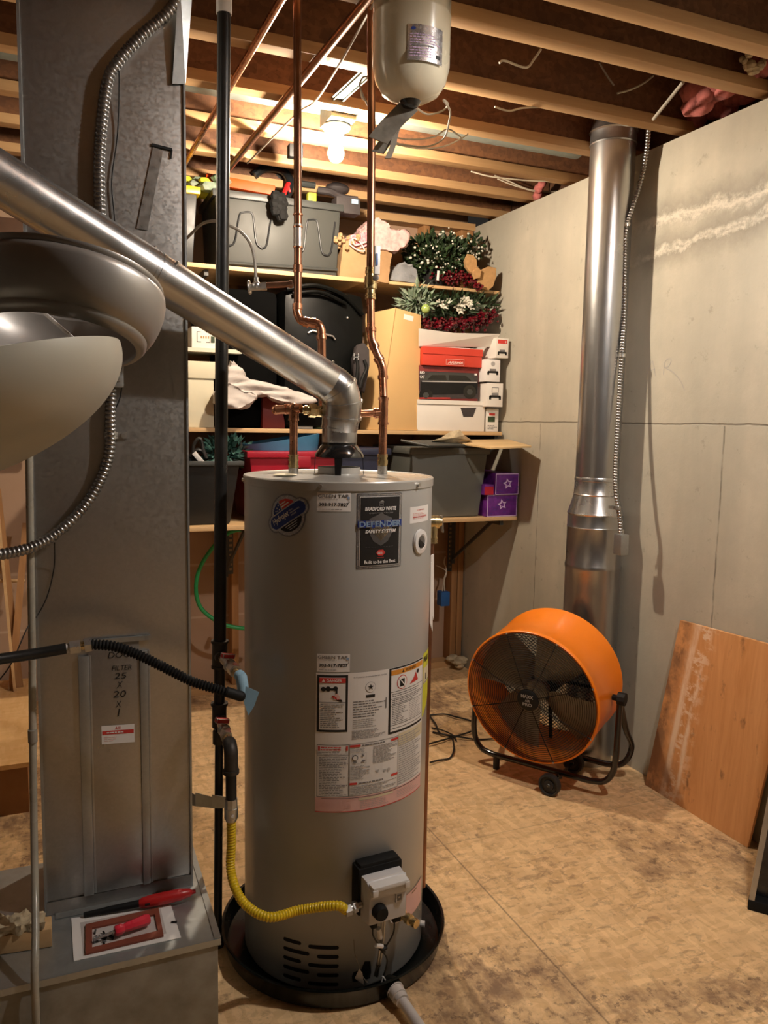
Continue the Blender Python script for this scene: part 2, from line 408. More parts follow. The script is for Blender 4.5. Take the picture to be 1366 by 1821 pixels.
jj = s.ma('MAXIMUM', s.ma('MAXIMUM', s.ma('MULTIPLY', j, .8), jv), ju)
c = s.mix(jj, c, (.16, .14, .11))
# damp halo and white ridges
zn = s.ma('ADD', z, s.ma('MULTIPLY', s.ma('SUBTRACT', s.noise(7, 5, .7), .5), .14))
zn2 = s.ma('ADD', z, s.ma('MULTIPLY', s.ma('SUBTRACT', s.noise(11, 6, .75), .5), .10))
inY = s.ma('MULTIPLY', s.rng(y, 1.2, 1.9, 0, 1), s.rng(y, 2.68, 2.86, 1, 0))
l1 = s.ma('ADD', s.ma('MULTIPLY', y, .045), 2.205); l2 = s.ma('ADD', s.ma('MULTIPLY', y, -.05), 2.335)
def band(v, l, w0, w1): return s.rng(s.ma('ABSOLUTE', s.ma('SUBTRACT', v, l)), w0, w1, 1, 0)
halo = s.ma('MAXIMUM', s.ma('MULTIPLY', band(zn, s.ma('ADD', l1, .022), .0, .085), .65), s.ma('MULTIPLY', band(zn, l2, .01, .10), .65))
c = s.mix(s.ma('MULTIPLY', halo, inY), c, (.19, .17, .135))
n40 = s.rng(s.noise(38, 4, .7), .35, .6)
ridge = s.ma('MAXIMUM', s.ma('MAXIMUM', s.ma('MULTIPLY', band(zn, l1, .006, .040), n40), band(zn2, l1, .003, .018)), s.ma('MULTIPLY', s.ma('MAXIMUM', band(zn, l2, .003, .022), band(zn2, s.ma('SUBTRACT', l2, .012), .003, .016)), s.rng(n40, 0, 1, .3, 1)))
ridge = s.ma('MULTIPLY', ridge, inY); c = s.mix(s.ma('MULTIPLY', ridge, .75), c, (.72, .67, .56))
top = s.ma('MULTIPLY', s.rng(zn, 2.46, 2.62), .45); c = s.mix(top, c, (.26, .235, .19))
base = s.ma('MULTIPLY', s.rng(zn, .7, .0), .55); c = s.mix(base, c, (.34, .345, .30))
s.set(col=c, rough=.8)
h = s.ma('ADD', s.ma('MULTIPLY', ridge, 1.4), s.ma('SUBTRACT', s.ma('MULTIPLY', mid, .5), s.ma('MULTIPLY', jj, 1.2)))
s.bump(s.ma('ADD', h, s.ma('MULTIPLY', fine, .15)), .5, .004)
M['concrete'] = s.m
s = NT('drywall_brown'); f = s.rng(s.noise(2, 4), .3, .7); x, y, z = s.xyz()
c = s.mix(f, (.42, .28, .19), (.34, .22, .14))
ln = s.ma('MAXIMUM', band(z, .97-.56, .004, .008), band(z, .70, .005, .009))
c = s.mix(s.ma('MULTIPLY', ln, .35), c, (.60, .48, .36)); s.set(col=c, rough=.8); M['backing'] = s.m
s, c = osb('floor_osb', (.86, .60, .32), (.66, .43, .21), (.20, .115, .065), 1.0)
mt = s.noise(1, 6, .72, s.mapv((16, 34, 1), rot=(0, 0, .75)), .8); mt2 = s.noise(2.2, 5, .6); c = s.mix(s.ma('MULTIPLY', s.ma('MULTIPLY', s.rng(mt, .52, .62), s.rng(mt2, .38, .58)), .62), c, (.30, .175, .095))
mt3 = s.noise(1, 4, .6, s.mapv((5, 9, 1), rot=(0, 0, .75))); c = s.mix(s.ma('MULTIPLY', s.rng(mt3, .45, .7), .28), c, (.46, .30, .16))
x, y, z = s.xyz(); wob = 0.
sm = s.rng(s.ma('ABSOLUTE', s.ma('SUBTRACT', x, 1.255)), .0015, .004, 1, 0); sm2 = s.rng(s.ma('ABSOLUTE', s.ma('SUBTRACT', y, 2.37)), .0015, .0035, 1, 0)
sm3 = s.rng(s.ma('ABSOLUTE', s.ma('SUBTRACT', y, 1.15)), .0015, .0035, 1, 0)
c = s.mix(s.ma('MULTIPLY', s.ma('MAXIMUM', sm, s.ma('MAXIMUM', s.ma('MULTIPLY', sm2, .5), sm3)), .6), c, (.12, .07, .04)); s.set(col=c); M['floor'] = s.m

M['darkwall'] = pm('dim_unfinished_wall', (.16, .125, .10), .8)
struct(MB().box((LX, FY, -.06), (WX, WY, 0), M['floor']).build('floor', loc=(0, 0, 0)))
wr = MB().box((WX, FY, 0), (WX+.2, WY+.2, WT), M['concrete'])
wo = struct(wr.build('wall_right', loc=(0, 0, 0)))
# pencil scribble on the concrete
pr = Pr(plane_map((WX, 2.66, 1.73), (0, -1, 0), (0, 0, 1)), lift=-.0006)
def stroke(pts, w=.0022):
    pts = cr([(a, b, 0) for a, b in pts], 5)
    for a, b in zip(pts, pts[1:]):
        d = (b-a); 
        if d.length < 1e-6: continue
        n = V((-d.y, d.x, 0)).normalized()*w/2
        pr.poly([(a-n)[:2], (b-n)[:2], (b+n)[:2], (a+n)[:2]], M['print_l'], 1)
pr.mp = lambda u, v, L: V((WX-.0008, 2.69-u, 1.70+v))
stroke([(0, 0), (.02, .045), (.032, .06)]); stroke([(.032, .06), (.045, .03), (.055, -.005)]); stroke([(.012, .022), (.05, .024)]); stroke([(.078, 0), (.082, .004)])
stroke([(.10, .0), (.105, .05), (.13, .062), (.14, .05), (.125, .03), (.105, .028), (.15, .01), (.20, -.03), (.225, -.07)])
pr.mb.build('pencil_mark', wo, smooth=False)
struct(MB().box((LX, WY, 0), (WX, WY+.1, CE), M['backing']).build('wall_back', loc=(0, 0, 0)))
struct(MB().box((LX-.1, FY, 0), (LX, WY, CE), M['darkwall']).build('wall_left', loc=(0, 0, 0)))
struct(MB().box((LX, FY-.1, 0), (WX+.2, FY, CE), M['darkwall']).build('wall_front', loc=(0, 0, 0)))
struct(MB().box((LX-.1, FY-.1, CE), (WX+.4, WY+.1, CE+.03), M['osb_deck']).build('ceiling', loc=(0, 0, 0)))
# rim above the foundation wall
struct(MB().box((WX+.14, FY, WT), (WX+.18, WY, CE), M['osb_deck']).build('trim_1', loc=(0, 0, 0)))
struct(MB().box((WX+.05, FY, WT), (WX+.14, WY-.1, JB-.001), M['stud']).build('trim_2', loc=(0, 0, 0)))
struct(MB().box((1.4, WY-.10, 2.60), (WX-.002, WY-.002, JB-.002), M['pine']).build('trim_3', loc=(0, 0, 0)))
struct(MB().box((LX, WY-.09, 0), (WX-.01, WY-.002, .038), M['pine']).build('baseboard_back', loc=(0, 0, 0)))
# ------------------------------------------------------------------ I-joists
JY = [1.945, 2.18, 2.58, 2.935, 3.32, 3.67, 4.04]
names = ['wooden I-joist crossing over the expansion tank, nearest in the photo', 'wooden I-joist second from the camera, just behind the nearest one',
 'wooden I-joist third from the camera, ending above the tall round duct', 'wooden I-joist fourth from the camera, in front of the bare bulb',
 'wooden I-joist fifth from the camera, right behind the bare bulb', 'wooden I-joist sixth from the camera, over the grey tote', 'wooden I-joist farthest from the camera by the back wall']
def joist(y, label):
    t = thing('ceiling_joist', (0, y, JB), label, 'joist', 'I-joists under the subfloor')
    x0, x1 = LX+.002, WX+.13
    MB().box((x0, y-.031, JB), (x1, y+.031, JB+.038), M['pine']).build('bottom_flange', t, bevel=.003)
    MB().box((x0, y-.006, JB+.038), (x1, y+.006, CE-.038), M['osb_web']).build('web', t)
    MB().box((x0, y-.031, CE-.038), (x1, y+.031, CE-.001), M['pine']).build('top_flange', t)
    return t
for y, l in zip(JY, names): joist(y, l)
k = 0
for y in (1.56, 1.18, .80, .42, .04, -.34):
    k += 1
    joist(y, ['wooden I-joist overhead, one bay on the near side of the expansion tank', 'wooden I-joist overhead, two bays on the near side of the expansion tank', 'wooden I-joist overhead, three bays on the near side of the expansion tank', 'wooden I-joist overhead right above the camera, on its far side', 'wooden I-joist overhead right above the camera', 'wooden I-joist overhead on the far side of the second bulb'][k-1])
# dark solid blocking piece and joist-end boards on the right wall
# studs of the back wall
for xa, xb, l in [(2.235, 2.273, 'wall stud under the right end of the shelves, left one of the doubled pair'), (2.277, 2.315, 'wall stud under the right end of the shelves, right one against concrete'),
                  (1.995, 2.033, 'short-looking wall stud seen above the pink bag'), (.895, .933, 'wall stud seen between the gas pipe and the water heater')]:
    solo(MB().box((xa, WY-.088, .039), (xb, WY-.002, 2.599), M['stud']), 'wall_stud', l, 'stud', bevel=.002)
# ------------------------------------------------------------------ lamps
def bulb(x, y, z0, col, st, label, r=.031):
    t = thing('light_bulb', (x, y, z0), label, 'lamp')
    MB().lathe([(.001, 0), (.054, 0), (.056, -.006), (.050, -.014), (.030, -.022), (.024, -.05), (.02, -.05), (.001, -.045)], (x, y, z0), M['bulbbase'], n=32).build('socket', t)
    MB().lathe([(.001, -.135), (.012, -.133), (.022, -.127), (.030, -.112), (.0315, -.100), (.029, -.085), (.020, -.066), (.014, -.052), (.001, -.05)], (x, y, z0), emis('lit_bulb', col, st), n=32).build('glass_bulb', t)
    return t
b = bulb(1.062, 3.055, JB-.018, (1, .83, .64), 1950, 'bare lit bulb in a white porcelain socket on the ceiling')
o = solo(MB().box((1.012, 2.967, JB-.016), (1.112, 3.105, JB+.05), M['bare_steel']), 'ceiling_electrical_box', 'steel electrical box above the lit bulb', 'electrical box')
b2 = bulb(1.62, 1.00, 2.785, (1, .93, .86), 2000, 'second lit bulb between joists, just outside the right edge')
solo(MB().box((1.56, .94, 2.786), (1.68, 1.06, CE-.001), M['bare_steel']), 'ceiling_electrical_box', 'steel electrical box above the second bulb', 'electrical box')
w = bpy.data.worlds.new('world'); sc.world = w; w.use_nodes = True; w.node_tree.nodes['Background'].inputs[0].default_value = (.9, .8, .7, 1); w.node_tree.nodes['Background'].inputs[1].default_value = .02
sc.view_settings.view_transform = 'Standard'; sc.view_settings.look = 'None'; sc.view_settings.gamma = 1; sc.view_settings.use_curve_mapping = False
sc.view_settings.exposure = 0.15
# ------------------------------------------------------------------ water heater
TX, TY, TR = .73, 2.046, .255
T = thing('water_heater', (TX, TY, 0), 'tall grey cylindrical gas water heater with stickers, standing in a black pan', 'water heater')
TT = 1.341
MB().lathe([(.001, .012), (TR-.004, .012), (TR, .02), (TR, TT-.02), (TR-.002, TT-.018)], (TX, TY, 0), M['tank'], n=128).build('jacket', T)
lid = MB().lathe([(TR-.004, TT-.024), (TR+.0025, TT-.022), (TR+.003, TT-.003), (TR+.001, TT), (TR-.004, TT+.0005), (TR-.008, TT-.002), (.12, TT+.002), (.001, TT+.002)], (TX, TY, 0), M['tanklid'], n=128).build('lid', T)
def cyp(adeg, z, r=TR): a = math.radians(adeg); return V((TX+r*math.cos(a), TY+r*math.sin(a), z))
def cydir(adeg): a = math.radians(adeg); return V((math.cos(a), math.sin(a), 0))
for a in (-119.3, -58.8, 177, -1):
    MB().cyl(cyp(a, TT-.011, TR+.003), cyp(a, TT-.011, TR+.010), .005, M['zinc'], n=6).build('lid_screw', lid)
def cmap(a0, z0):
    a0 = math.radians(a0)
    return lambda u, v, L: V((TX+(TR+L)*math.cos(a0+u/TR), TY+(TR+L)*math.sin(a0+u/TR), z0+v))
def U_(a0, a1): return math.radians(a1-a0)*TR
def sticker(a, z): return Pr(cmap(a, z), strip=.008, lift=.0005)
# plumber's card, twice
def card(a0, z0):
    p = sticker(a0, z0); w, h = U_(a0, a0+18.4), .0455
    p.rect(0, 0, w, h, M['paper'], 1)
    p.text('GREEN TAP', .002, h-.0125, w-.008, .0085, M['dsilver'], 2, bold=.012); p.lines(.003, h-.0165, w-.012, h-.0145, 1, M['print_l'])
    p.ell(w-.006, h-.012, .0035, .0035, M['steelblue'], 3, 10); p.rect(w-.0045, h-.018, w-.003, h-.013, M['dsilver'], 3); p.ell(w-.0035, h-.022, .0012, .0018, M['dsilver'], 3, 8)
    p.text('303-917-7827', .005, .0125, w-.010, .0085, M['ink'], 2, bold=.03); p.lines(.006, .004, w-.006, .0065, 1, M['print'])
    return p.mb.build('contact_sticker', T, smooth=False)
card(-121.4, 1.269); card(-120.7, .8685)
# oval flag sticker
p = sticker(-139.2, 1.2545); rt = math.radians(33)
def rp(u, v): return (u*math.cos(rt)-v*math.sin(rt), u*math.sin(rt)+v*math.cos(rt))
def capsule(L, r, m, lv, v0=0):
    pts = []
    for i in range(13): t = -PI/2+PI*i/12; pts.append(rp(L/2+r*math.cos(t), v0+r*math.sin(t)))
    for i in range(13): t = PI/2+PI*i/12; pts.append(rp(-L/2+r*math.cos(t), v0+r*math.sin(t)))
    p.poly(pts, m, lv)
p.ell(0, 0, .051, .053, M['dsilver'], 1, 36); capsule(.088, .0235, M['dsilver'], 1)
p.ell(0, 0, .0475, .0495, M['silver'], 2, 36); capsule(.086, .0205, M['silver'], 2)
def seg(v0, sgn, m, lv, r=.041, ua=-1, ub=1):
    pts = []
    for i in range(25):
        u = -r+2*r*i/24
        if u < ua*r or u > ub*r: continue
        h = math.sqrt(max(0, r*r-u*u))
        if h > v0: pts.append((u, h))
    if len(pts) < 2: return
    q = [rp(u, sgn*h) for u, h in pts]+[rp(pts[-1][0], sgn*v0), rp(pts[0][0], sgn*v0)]
    p.poly(q, m, lv)
seg(.019, 1, M['navy'], 3, ua=-1, ub=-.15); seg(.019, 1, M['redink'], 3, ua=-.15, ub=1)
for v in (.0235, .030): pq = [rp(-.004, v), rp(.026-(v-.02), v), rp(.024-(v-.02), v+.003), rp(-.004, v+.003)]; p.poly(pq, M['paper'], 4)
for u, v in ((-.024, .024), (-.017, .029), (-.012, .023), (-.019, .022), (-.010, .033)): a_, b_ = rp(u, v); p.star(a_, b_, .0026, M['paper'], 4)
capsule(.082, .0160, M['navy'], 3)
a_, b_ = rp(-.048, -.008); p.text('Hydrojet', a_, b_, .056, .0195, M['paper'], 5, rot=rt, shear=.25, bold=.02)
for i, (s_, w_) in enumerate((('TOTAL', .013), ('PERFORMANCE', .030), ('SYSTEM', .016))):
    a_, b_ = rp(.011, .0045-.006*i); p.text(s_, a_, b_, w_, .0034, M['paper'], 5, rot=rt)
seg(.019, -1, M['ink'], 3)
for i in range(3):
    a_, b_ = rp(-.020+.004*i, -.0245-.0052*i); q = [rp(-.020+.004*i, -.0245-.0052*i), rp(.020-.004*i, -.0245-.0052*i), rp(.020-.004*i, -.0225-.0052*i), rp(-.020+.004*i, -.0225-.0052*i)]; p.poly(q, M['silver'], 4)
p.mb.build('emblem_sticker', T, smooth=False)
# black and silver main plate
a0 = -99.7; p = sticker(a0, 1.126); w, h = U_(a0, -71.5), .187
def rr(u0, v0, u1, v1, r, m, L):
    P = []
    for cx, cy, t0 in ((u1-r, v0+r, -PI/2), (u1-r, v1-r, 0), (u0+r, v1-r, PI/2), (u0+r, v0+r, PI)):
        for i in range(5): P.append((cx+r*math.cos(t0+PI/2*i/4), cy+r*math.sin(t0+PI/2*i/4)))
    p.poly(P, m, L)
rr(0, 0, w, h, .004, M['dsilver'], 1); rr(.0025, .0025, w-.0025, h-.0025, .003, M['silver'], 2); rr(.0055, .0055, w-.0055, h-.0055, .002, M['dsilver'], 3); rr(.0075, .0075, w-.0075, h-.0075, .002, M['paper'], 4); rr(.009, .009, w-.009, h-.009, .001, M['ink'], 5)
cx = w/2
p.rect(cx-.006, h-.031, cx+.006, h-.020, M['dsilver'], 6); p.poly([(cx-.008, h-.022), (cx+.008, h-.022), (cx+.003, h-.016)], M['silver'], 7); p.rect(cx-.004, h-.029, cx+.004, h-.026, M['ink'], 7)
p.text('BRADFORD WHITE', .020, h-.0425, w-.040, .0095, M['paper'], 7, shear=.15, bold=.03); p.text('CORPORATION', .030, h-.050, w-.060, .0032, M['silver'], 7)
sh = [(-.030, .0), (-.031, .038), (-.012, .046), (0, .052), (.012, .046), (.031, .038), (.030, 0), (.020, -.018), (0, -.030), (-.020, -.018)]
p.poly([(cx+a, h-.100+b) for a, b in sh], M['dsilver'], 6)
for i in range(-4, 5):
    a = i*.30; p.poly([(cx, h-.118), (cx+.030*math.sin(a)-.0016, h-.097+.030*math.cos(a)), (cx+.030*math.sin(a)+.0016, h-.097+.030*math.cos(a))], M['brass'], 7)
p.rect(.003, h-.084, w-.003, h-.0665, M['navy'], 8)
p.text('DEFENDER', .005, h-.0835, w-.010, .0165, M['silver'], 9, bold=.035); p.text('DEFENDER', .0065, h-.0815, w-.013, .0125, M['steelblue'], 10, bold=.02)
p.text('SAFETY SYSTEM', .021, h-.0975, w-.042, .0085, M['paper'], 9, shear=.2, bold=.03)
for i in range(10): p.rect(.022+i*.0078, .0545, .027+i*.0078, .0550, M['dsilver'], 7)
p.ell(cx, .040, .0125, .0085, M['redink'], 7, 6); p.lines(cx-.009, .037, cx+.009, .043, 2, M['paper'], 8); p.rect(cx-.009, .0275, cx+.009, .0283, M['redink'], 7)
p.text('Built to be the Best', .020, .0135, w-.040, .0085, M['paper'], 7, bold=.02)
p.mb.build('name_plate', T, smooth=False)
# small red-print sticker and round plug
p = sticker(-64.6, 1.2315); w, h = U_(-64.6, -42.4), .042; p.rect(0, 0, w, h, M['paper'], 1); p.text('WARNING', w*.28, h-.011, w*.42, .003, M['redink'], 2); p.lines(.012, .009, w-.012, h-.016, 5, M['pinkp'], 2, .55); p.rect(.012, .014, w-.016, .0155, M['redink'], 3)
p.mb.build('red_print_sticker', T, smooth=False)
a = -54.2; mb = MB(); mb.lathe([(.001, .006), (.017, .006), (.020, .008), (.031, .006), (.0325, 0)], cyp(a, 1.181), M['white'], cydir(a), n=40); mb.build('port_cover', T)
mb = MB(); mb.lathe([(.001, .0072), (.0165, .0072)], cyp(a, 1.181), M['dsilver'], cydir(a), n=24)
tdir = V((-math.sin(math.radians(a)), math.cos(math.radians(a)), 0))
mb.add([cyp(a, 1.181)+cydir(a)*.009+tdir*(.0155*math.cos(t))+V((0, 0, .0155*math.sin(t))) for t in [2.6+PI*i/12 for i in range(13)]], [tuple(range(13))], M['ink']); mb.build('port_window', T)
# large instruction sheet
a0 = -121.2; p = sticker(a0, .5025); w, h = U_(a0, -45.), .363
def uu(px): # photograph column -> arc length on the sheet
    return (px-561)
uA = lambda a: U_(a0, a)
p.rect(0, .040, w, h, M['paper'], 1); p.rect(0, 0, w, .040, M['pinkp'], 1); p.rect(0, 0, w, .002, M['redink'], 2)
# danger panel
d0, d1, e0, e1 = uA(-120.5), uA(-103.2), .2115, h-.005
p.rect(d0, e0, d1, e1, M['ink'], 2); p.rect(d0+.006, e0+.006, d1-.006, e1-.006, M['paper'], 3)
p.rect(d0+.006, e1-.020, d1-.006, e1-.007, M['redink'], 4); p.text('DANGER', d0+.024, e1-.0175, .038, .0075, M['paper'], 5, bold=.03); p.poly([(d0+.012, e1-.0175), (d0+.021, e1-.0175), (d0+.0165, e1-.0095)], M['paper'], 5)
q = d0+.010; y_ = e1-.036
p.ell(q+.006, y_, .0065, .006, M['ink'], 4, 12); p.ell(q+.018, y_+.001, .006, .007, M['ink'], 4, 12); p.rect(q+.004, y_-.0025, q+.036, y_+.003, M['ink'], 4); p.ell(q+.036, y_+.002, .006, .006, M['ink'], 4, 12); p.rect(q+.036, y_-.011, q+.041, y_+.003, M['ink'], 4)
p.ell(q+.040, y_-.024, .015, .0042, M['ink'], 4, 14, -.5); p.ell(q+.036, y_-.022, .010, .0025, M['redink'], 5, 12, -.5); p.poly([(q+.036, y_-.011), (q+.042, y_-.011), (q+.050, y_-.026), (q+.032, y_-.026)], M['pinkp'], 5)
p.rect(d0+.006, e0+.076, d1-.006, e0+.0772, M['ink'], 4); p.lines(d0+.009, e0+.010, d1-.009, e0+.073, 13, M['print'], 4, .42)
# middle
m0, m1 = uA(-101.5), uA(-79.5)
p.text('AUTOMATIC STORAGE WATER HEATER', m0+.006, h-.014, m1-m0-.008, .0032, M['print'], 2)
cx = (m0+m1)/2+.002; p.ell(cx, h-.040, .0135, .0135, M['print'], 2, 28); p.ell(cx, h-.040, .0128, .0128, M['paper'], 3, 28); p.star(cx, h-.040, .0085, M['ink'], 4)
p.rect(cx-.012, h-.067, cx+.012, h-.0595, M['ink'], 2)
p.lines(m0+.006, .245, m1-.004, h-.072, 7, M['print'], 2, .4); p.lines(m0+.006, .218, m1-.012, .243, 5, M['print_l'], 2, .45); p.lines(m0+.004, .190, m1, .214, 7, M['print_l'], 2, .55)
p.rect(m1-.004, .262, m1-.001, .290, M['print'], 3)
# warning panel
d0, d1, e0, e1 = uA(-78.2), uA(-46.2), .1885, h-.0005
p.rect(d0, e0, d1, e1, M['ink'], 2); p.rect(d0+.006, e0+.006, d1-.003, e1-.004, M['paper'], 3)
p.rect(d0+.006, e1-.019, d1-.003, e1-.006, M['orink'], 4); p.text('WARNING', d0+.055, e1-.0165, .045, .008, M['ink'], 5); p.poly([(d0+.042, e1-.0165), (d0+.051, e1-.0165), (d0+.0465, e1-.0085)], M['ink'], 5)
p.ell(d0+.043, e1-.042, .0185, .0185, M['redink'], 4); p.ell(d0+.043, e1-.042, .0165, .0165, M['paper'], 5); p.rect(d0+.035, e1-.053, d0+.051, e1-.033, M['ink'], 6); p.poly([(d0+.030, e1-.030), (d0+.032, e1-.028), (d0+.056, e1-.054), (d0+.054, e1-.056)], M['paper'], 7)
p.poly([(d0+.072, e1-.055), (d0+.112, e1-.052), (d0+.100, e1-.028), (d0+.092, e1-.040)], M['redink'], 5); p.ell(d0+.110, e1-.028, .005, .006, M['ink'], 6, 10)
for q in (e1-.064, e0+.092, e0+.074, e0+.022, e0+.013): p.rect(d0+.006, q, d1-.003, q+.0012, M['ink'], 4)
p.lines(d0+.010, e0+.096, d1-.008, e1-.067, 2, M['print'], 4, .4); p.lines(d0+.010, e0+.076, d1-.008, e0+.091, 3, M['print'], 4, .45); p.lines(d0+.010, e0+.025, d0+.066, e0+.072, 10, M['print'], 4, .4); p.lines(d0+.072, e0+.025, d1-.006, e0+.072, 10, M['print_l'], 4, .4)
# lower left red-headed box
d0, d1, e0, e1 = uA(-120.3), uA(-102.1), .041, .178
p.frame(d0, e0, d1, e1, .001, M['ink'], 2); p.rect(d0+.003, e1-.016, d0+.008, e1-.004, M['redink'], 3); p.rect(d1-.008, e1-.016, d1-.003, e1-.004, M['redink'], 3); p.lines(d0+.010, e1-.016, d1-.010, e1-.004, 2, M['redink'], 3, .5); p.rect(d0, e1-.028, d1, e1-.0272, M['ink'], 3); p.lines(d0+.002, e1-.026, d1-.003, e1-.018, 2, M['print_l'], 3, .5)
p.lines(d0+.006, e0+.003, d1-.003, e1-.031, 24, M['print'], 3, .42)
# centre box
d0, d1 = uA(-101.8), uA(-70.6)
p.frame(d0, e0, d1, e1+.001, .0008, M['ink'], 2); p.rect(d0+.001, e1-.008, d0+.028, e1-.002, M['redink'], 3); p.rect(d1-.024, e1-.008, d1-.001, e1-.002, M['redink'], 3); p.lines(d0+.032, e1-.008, d1-.028, e1-.002, 1, M['print'], 3, .6)
p.lines(d0+.003, e1-.022, d0+.050, e1-.010, 4, M['print_l'], 3, .45); p.lines(d0+.062, e1-.058, d1-.002, e1-.010, 14, M['print_l'], 3, .5); p.frame(d0+.006, e1-.052, d0+.044, e1-.025, .0006, M['print_l'], 3)
p.ell(d0+.014, e1-.036, .0075, .0075, M['ink'], 4); p.ell(d0+.014, e1-.036, .0058, .0058, M['paper'], 5); p.rect(d0+.009, e1-.049, d0+.019, e1-.0455, M['print'], 4); p.ell(d0+.034, e1-.031, .003, .003, M['print'], 4, 10); p.ell(d0+.036, e1-.046, .005, .003, M['print'], 4, 10)
p.lines(d0+.003, e0+.043, d0+.054, e1-.056, 9, M['print_l'], 3, .45); p.poly([(d0+.068, e0+.060), (d0+.080, e0+.062), (d0+.076, e0+.052)], M['print_l'], 3); p.rect(d0+.092, e0+.052, d0+.100, e0+.058, M['print_l'], 3); p.ell(d0+.108, e0+.055, .005, .005, M['print_l'], 3, 10)
p.rect(d0+.001, e0+.030, d0+.020, e0+.036, M['redink'], 3); p.rect(d1-.022, e0+.034, d1-.001, e0+.040, M['redink'], 3); p.lines(d0+.024, e0+.030, d1-.026, e0+.036, 1, M['print'], 3, .6); p.lines(d0+.003, e0+.003, d1-.003, e0+.028, 6, M['print_l'], 3, .45)
p.rect(d1+.001, e1-.028, w-.001, e1+.006, M['creamp'], 2); p.lines(d1+.003, e0+.003, w-.006, e1, 22, M['print_l'], 3, .45)
p.rect(d0-.07, .036, w-.006, .0372, M['ink'], 3); p.lines(.006, .006, w*.30, .034, 6, M['pinkp'], 3, .5); p.lines(w*.34, .006, w*.62, .030, 5, M['print_l'], 3, .22); p.lines(w*.66, .010, w-.01, .032, 5, M['print_l'], 3, .22); p.rect(w*.33, .028, w*.62, .034, M['creamp'], 2)
p.mb.build('instruction_sheet', T, smooth=False)
# yellow energy guide strip curling off at the edge
p = sticker(-44.6, .695); w2 = U_(-44.6, -24.)
p.poly([(0, 0), (.010, .004), (w2, .055), (w2, .150), (w2*.8, .176), (0, .176)], M['yellow_t'], 1); p.text('ENERGY', .003, .150, .050, .016, M['ink'], 2, bold=.03); p.rect(.003, .090, w2-.01, .135, M['creamp'], 2); p.rect(.003, .093, w2-.01, .0945, M['ink'], 3); p.rect(.02, .100, .028, .118, M['ink'], 3)
p.mb.build('energy_sticker', T, smooth=False)
p = sticker(-60.6, .148); w2 = U_(-60.6, -36.5); p.rect(0, 0, w2, .073, M['pinkp'], 1); p.frame(0, 0, w2, .073, .0012, M['kraft'], 2); p.rect(.030, .062, .060, .066, M['kraft'], 2)
p.mb.build('blank_sticker', T, smooth=False)
# air intake slots
p = Pr(cmap(-140.2, .035), strip=.01, lift=.0006)
def slot(u0, u1, v, r=.0052):
    pts = [(u1+r*math.cos(t), v+r*math.sin(t)) for t in [-PI/2+PI*i/6 for i in range(7)]]+[(u0+r*math.cos(t), v+r*math.sin(t)) for t in [PI/2+PI*i/6 for i in range(7)]]
    p.poly(pts, M['slot'], 1)
wL = U_(-140.2, -129); wF = U_(-140.2, -124); r0 = U_(-140.2, -123.3); r1 = U_(-140.2, -107.6); r2 = U_(-140.2, -118)
for i in range(5):
    v = .104-.0255*i; slot(.004, (wL if i % 2 == 0 else wF)-.004, v); slot(r0 if i % 2 == 0 else r2, r1, v-.004)
p.mb.build('air_intake', T, smooth=False)
# burner access opening
p = Pr(cmap(-99, .03), strip=.01, lift=.0006)
p.poly([(.004, .004), (.052, .004), (.055, .020), (.052, .052), (.036, .056), (.028, .036), (.006, .032), (.002, .022)], M['slot'], 1)
p.frame(-.012, -.004, .020, .062, .0006, M['tanklid'], 1); p.mb.build('burner_opening', T, smooth=False)
# gas control valve
a = -86.; o_ = cyp(a, .300); n = cydir(a); tg = V((-n.y, n.x, 0)); up = V((0, 0, 1))
def P3(u, v, d): return o_+tg*u+up*v+n*d
def blk(mb, u0, v0, d0, u1, v1, d1, m, tu=0, tv=0):
    mb.hexa([P3(u0, v0, d0), P3(u1, v0, d0), P3(u1, v1, d0), P3(u0, v1, d0), P3(u0+tu, v0+tv, d1), P3(u1-tu, v0+tv, d1), P3(u1-tu, v1-tv, d1), P3(u0+tu, v1-tv, d1)], m)
g = MB(); blk(g, -.062, -.055, -.004, .062, .070, .040, M['black']); blk(g, -.056, .050, .0, .056, .078, .036, M['black']); gb = g.build('valve_back_cover', T, bevel=.006)
g = MB(); blk(g, -.056, -.062, .030, .056, .054, .082, M['valve'], .004, .004); g.hexa([P3(-.056, .010, .07), P3(.056, .010, .07), P3(.056, .054, .07), P3(-.056, .054, .07), P3(-.052, .012, .088), P3(.052, .012, .088), P3(.050, .034, .094), P3(-.050, .034, .094)], M['valve'])
gh = g.build('valve_housing', T, bevel=.004)
g = MB(); blk(g, -.052, .036, .060, .052, .052, .100, M['white'], .002, .002); blk(g, -.052, .026, .080, -.036, .044, .102, M['white']); blk(g, .038, .028, .080, .052, .046, .102, M['white']); g.build('valve_hood', T, bevel=.003)
g = MB(); g.lathe([(.001, .104), (.016, .104), (.0185, .098), (.0195, .080)], P3(-.026, -.022, 0), M['black'], n, 28); g.build('igniter_button', gh)
g = MB(); blk(g, .020, -.012, .080, .040, .012, .086, M['valve']); blk(g, .0235, -.008, .086, .0365, .008, .0865, M['print']); blk(g, .026, -.001, .0865, .032, .004, .0875, M['white']); g.build('gas_switch', gh, bevel=.001)
g = MB(); blk(g, -.038, -.078, .050, -.022, -.060, .070, M['black']); blk(g, .020, -.074, .055, .042, -.058, .075, M['black']); g.build('plug', gh, bevel=.002)
def cab(name, pts, r, m, par=T):
    mb = MB(); mb.tube(cr([P3(*q) for q in pts], 8), r, m, 8); return mb.build(name, par)
cab('thermocouple_tube', [(.002, -.060, .050), (.002, -.12, .045), (-.001, -.18, .040), (-.002, -.245, .022)], .0035, M['zinc'])
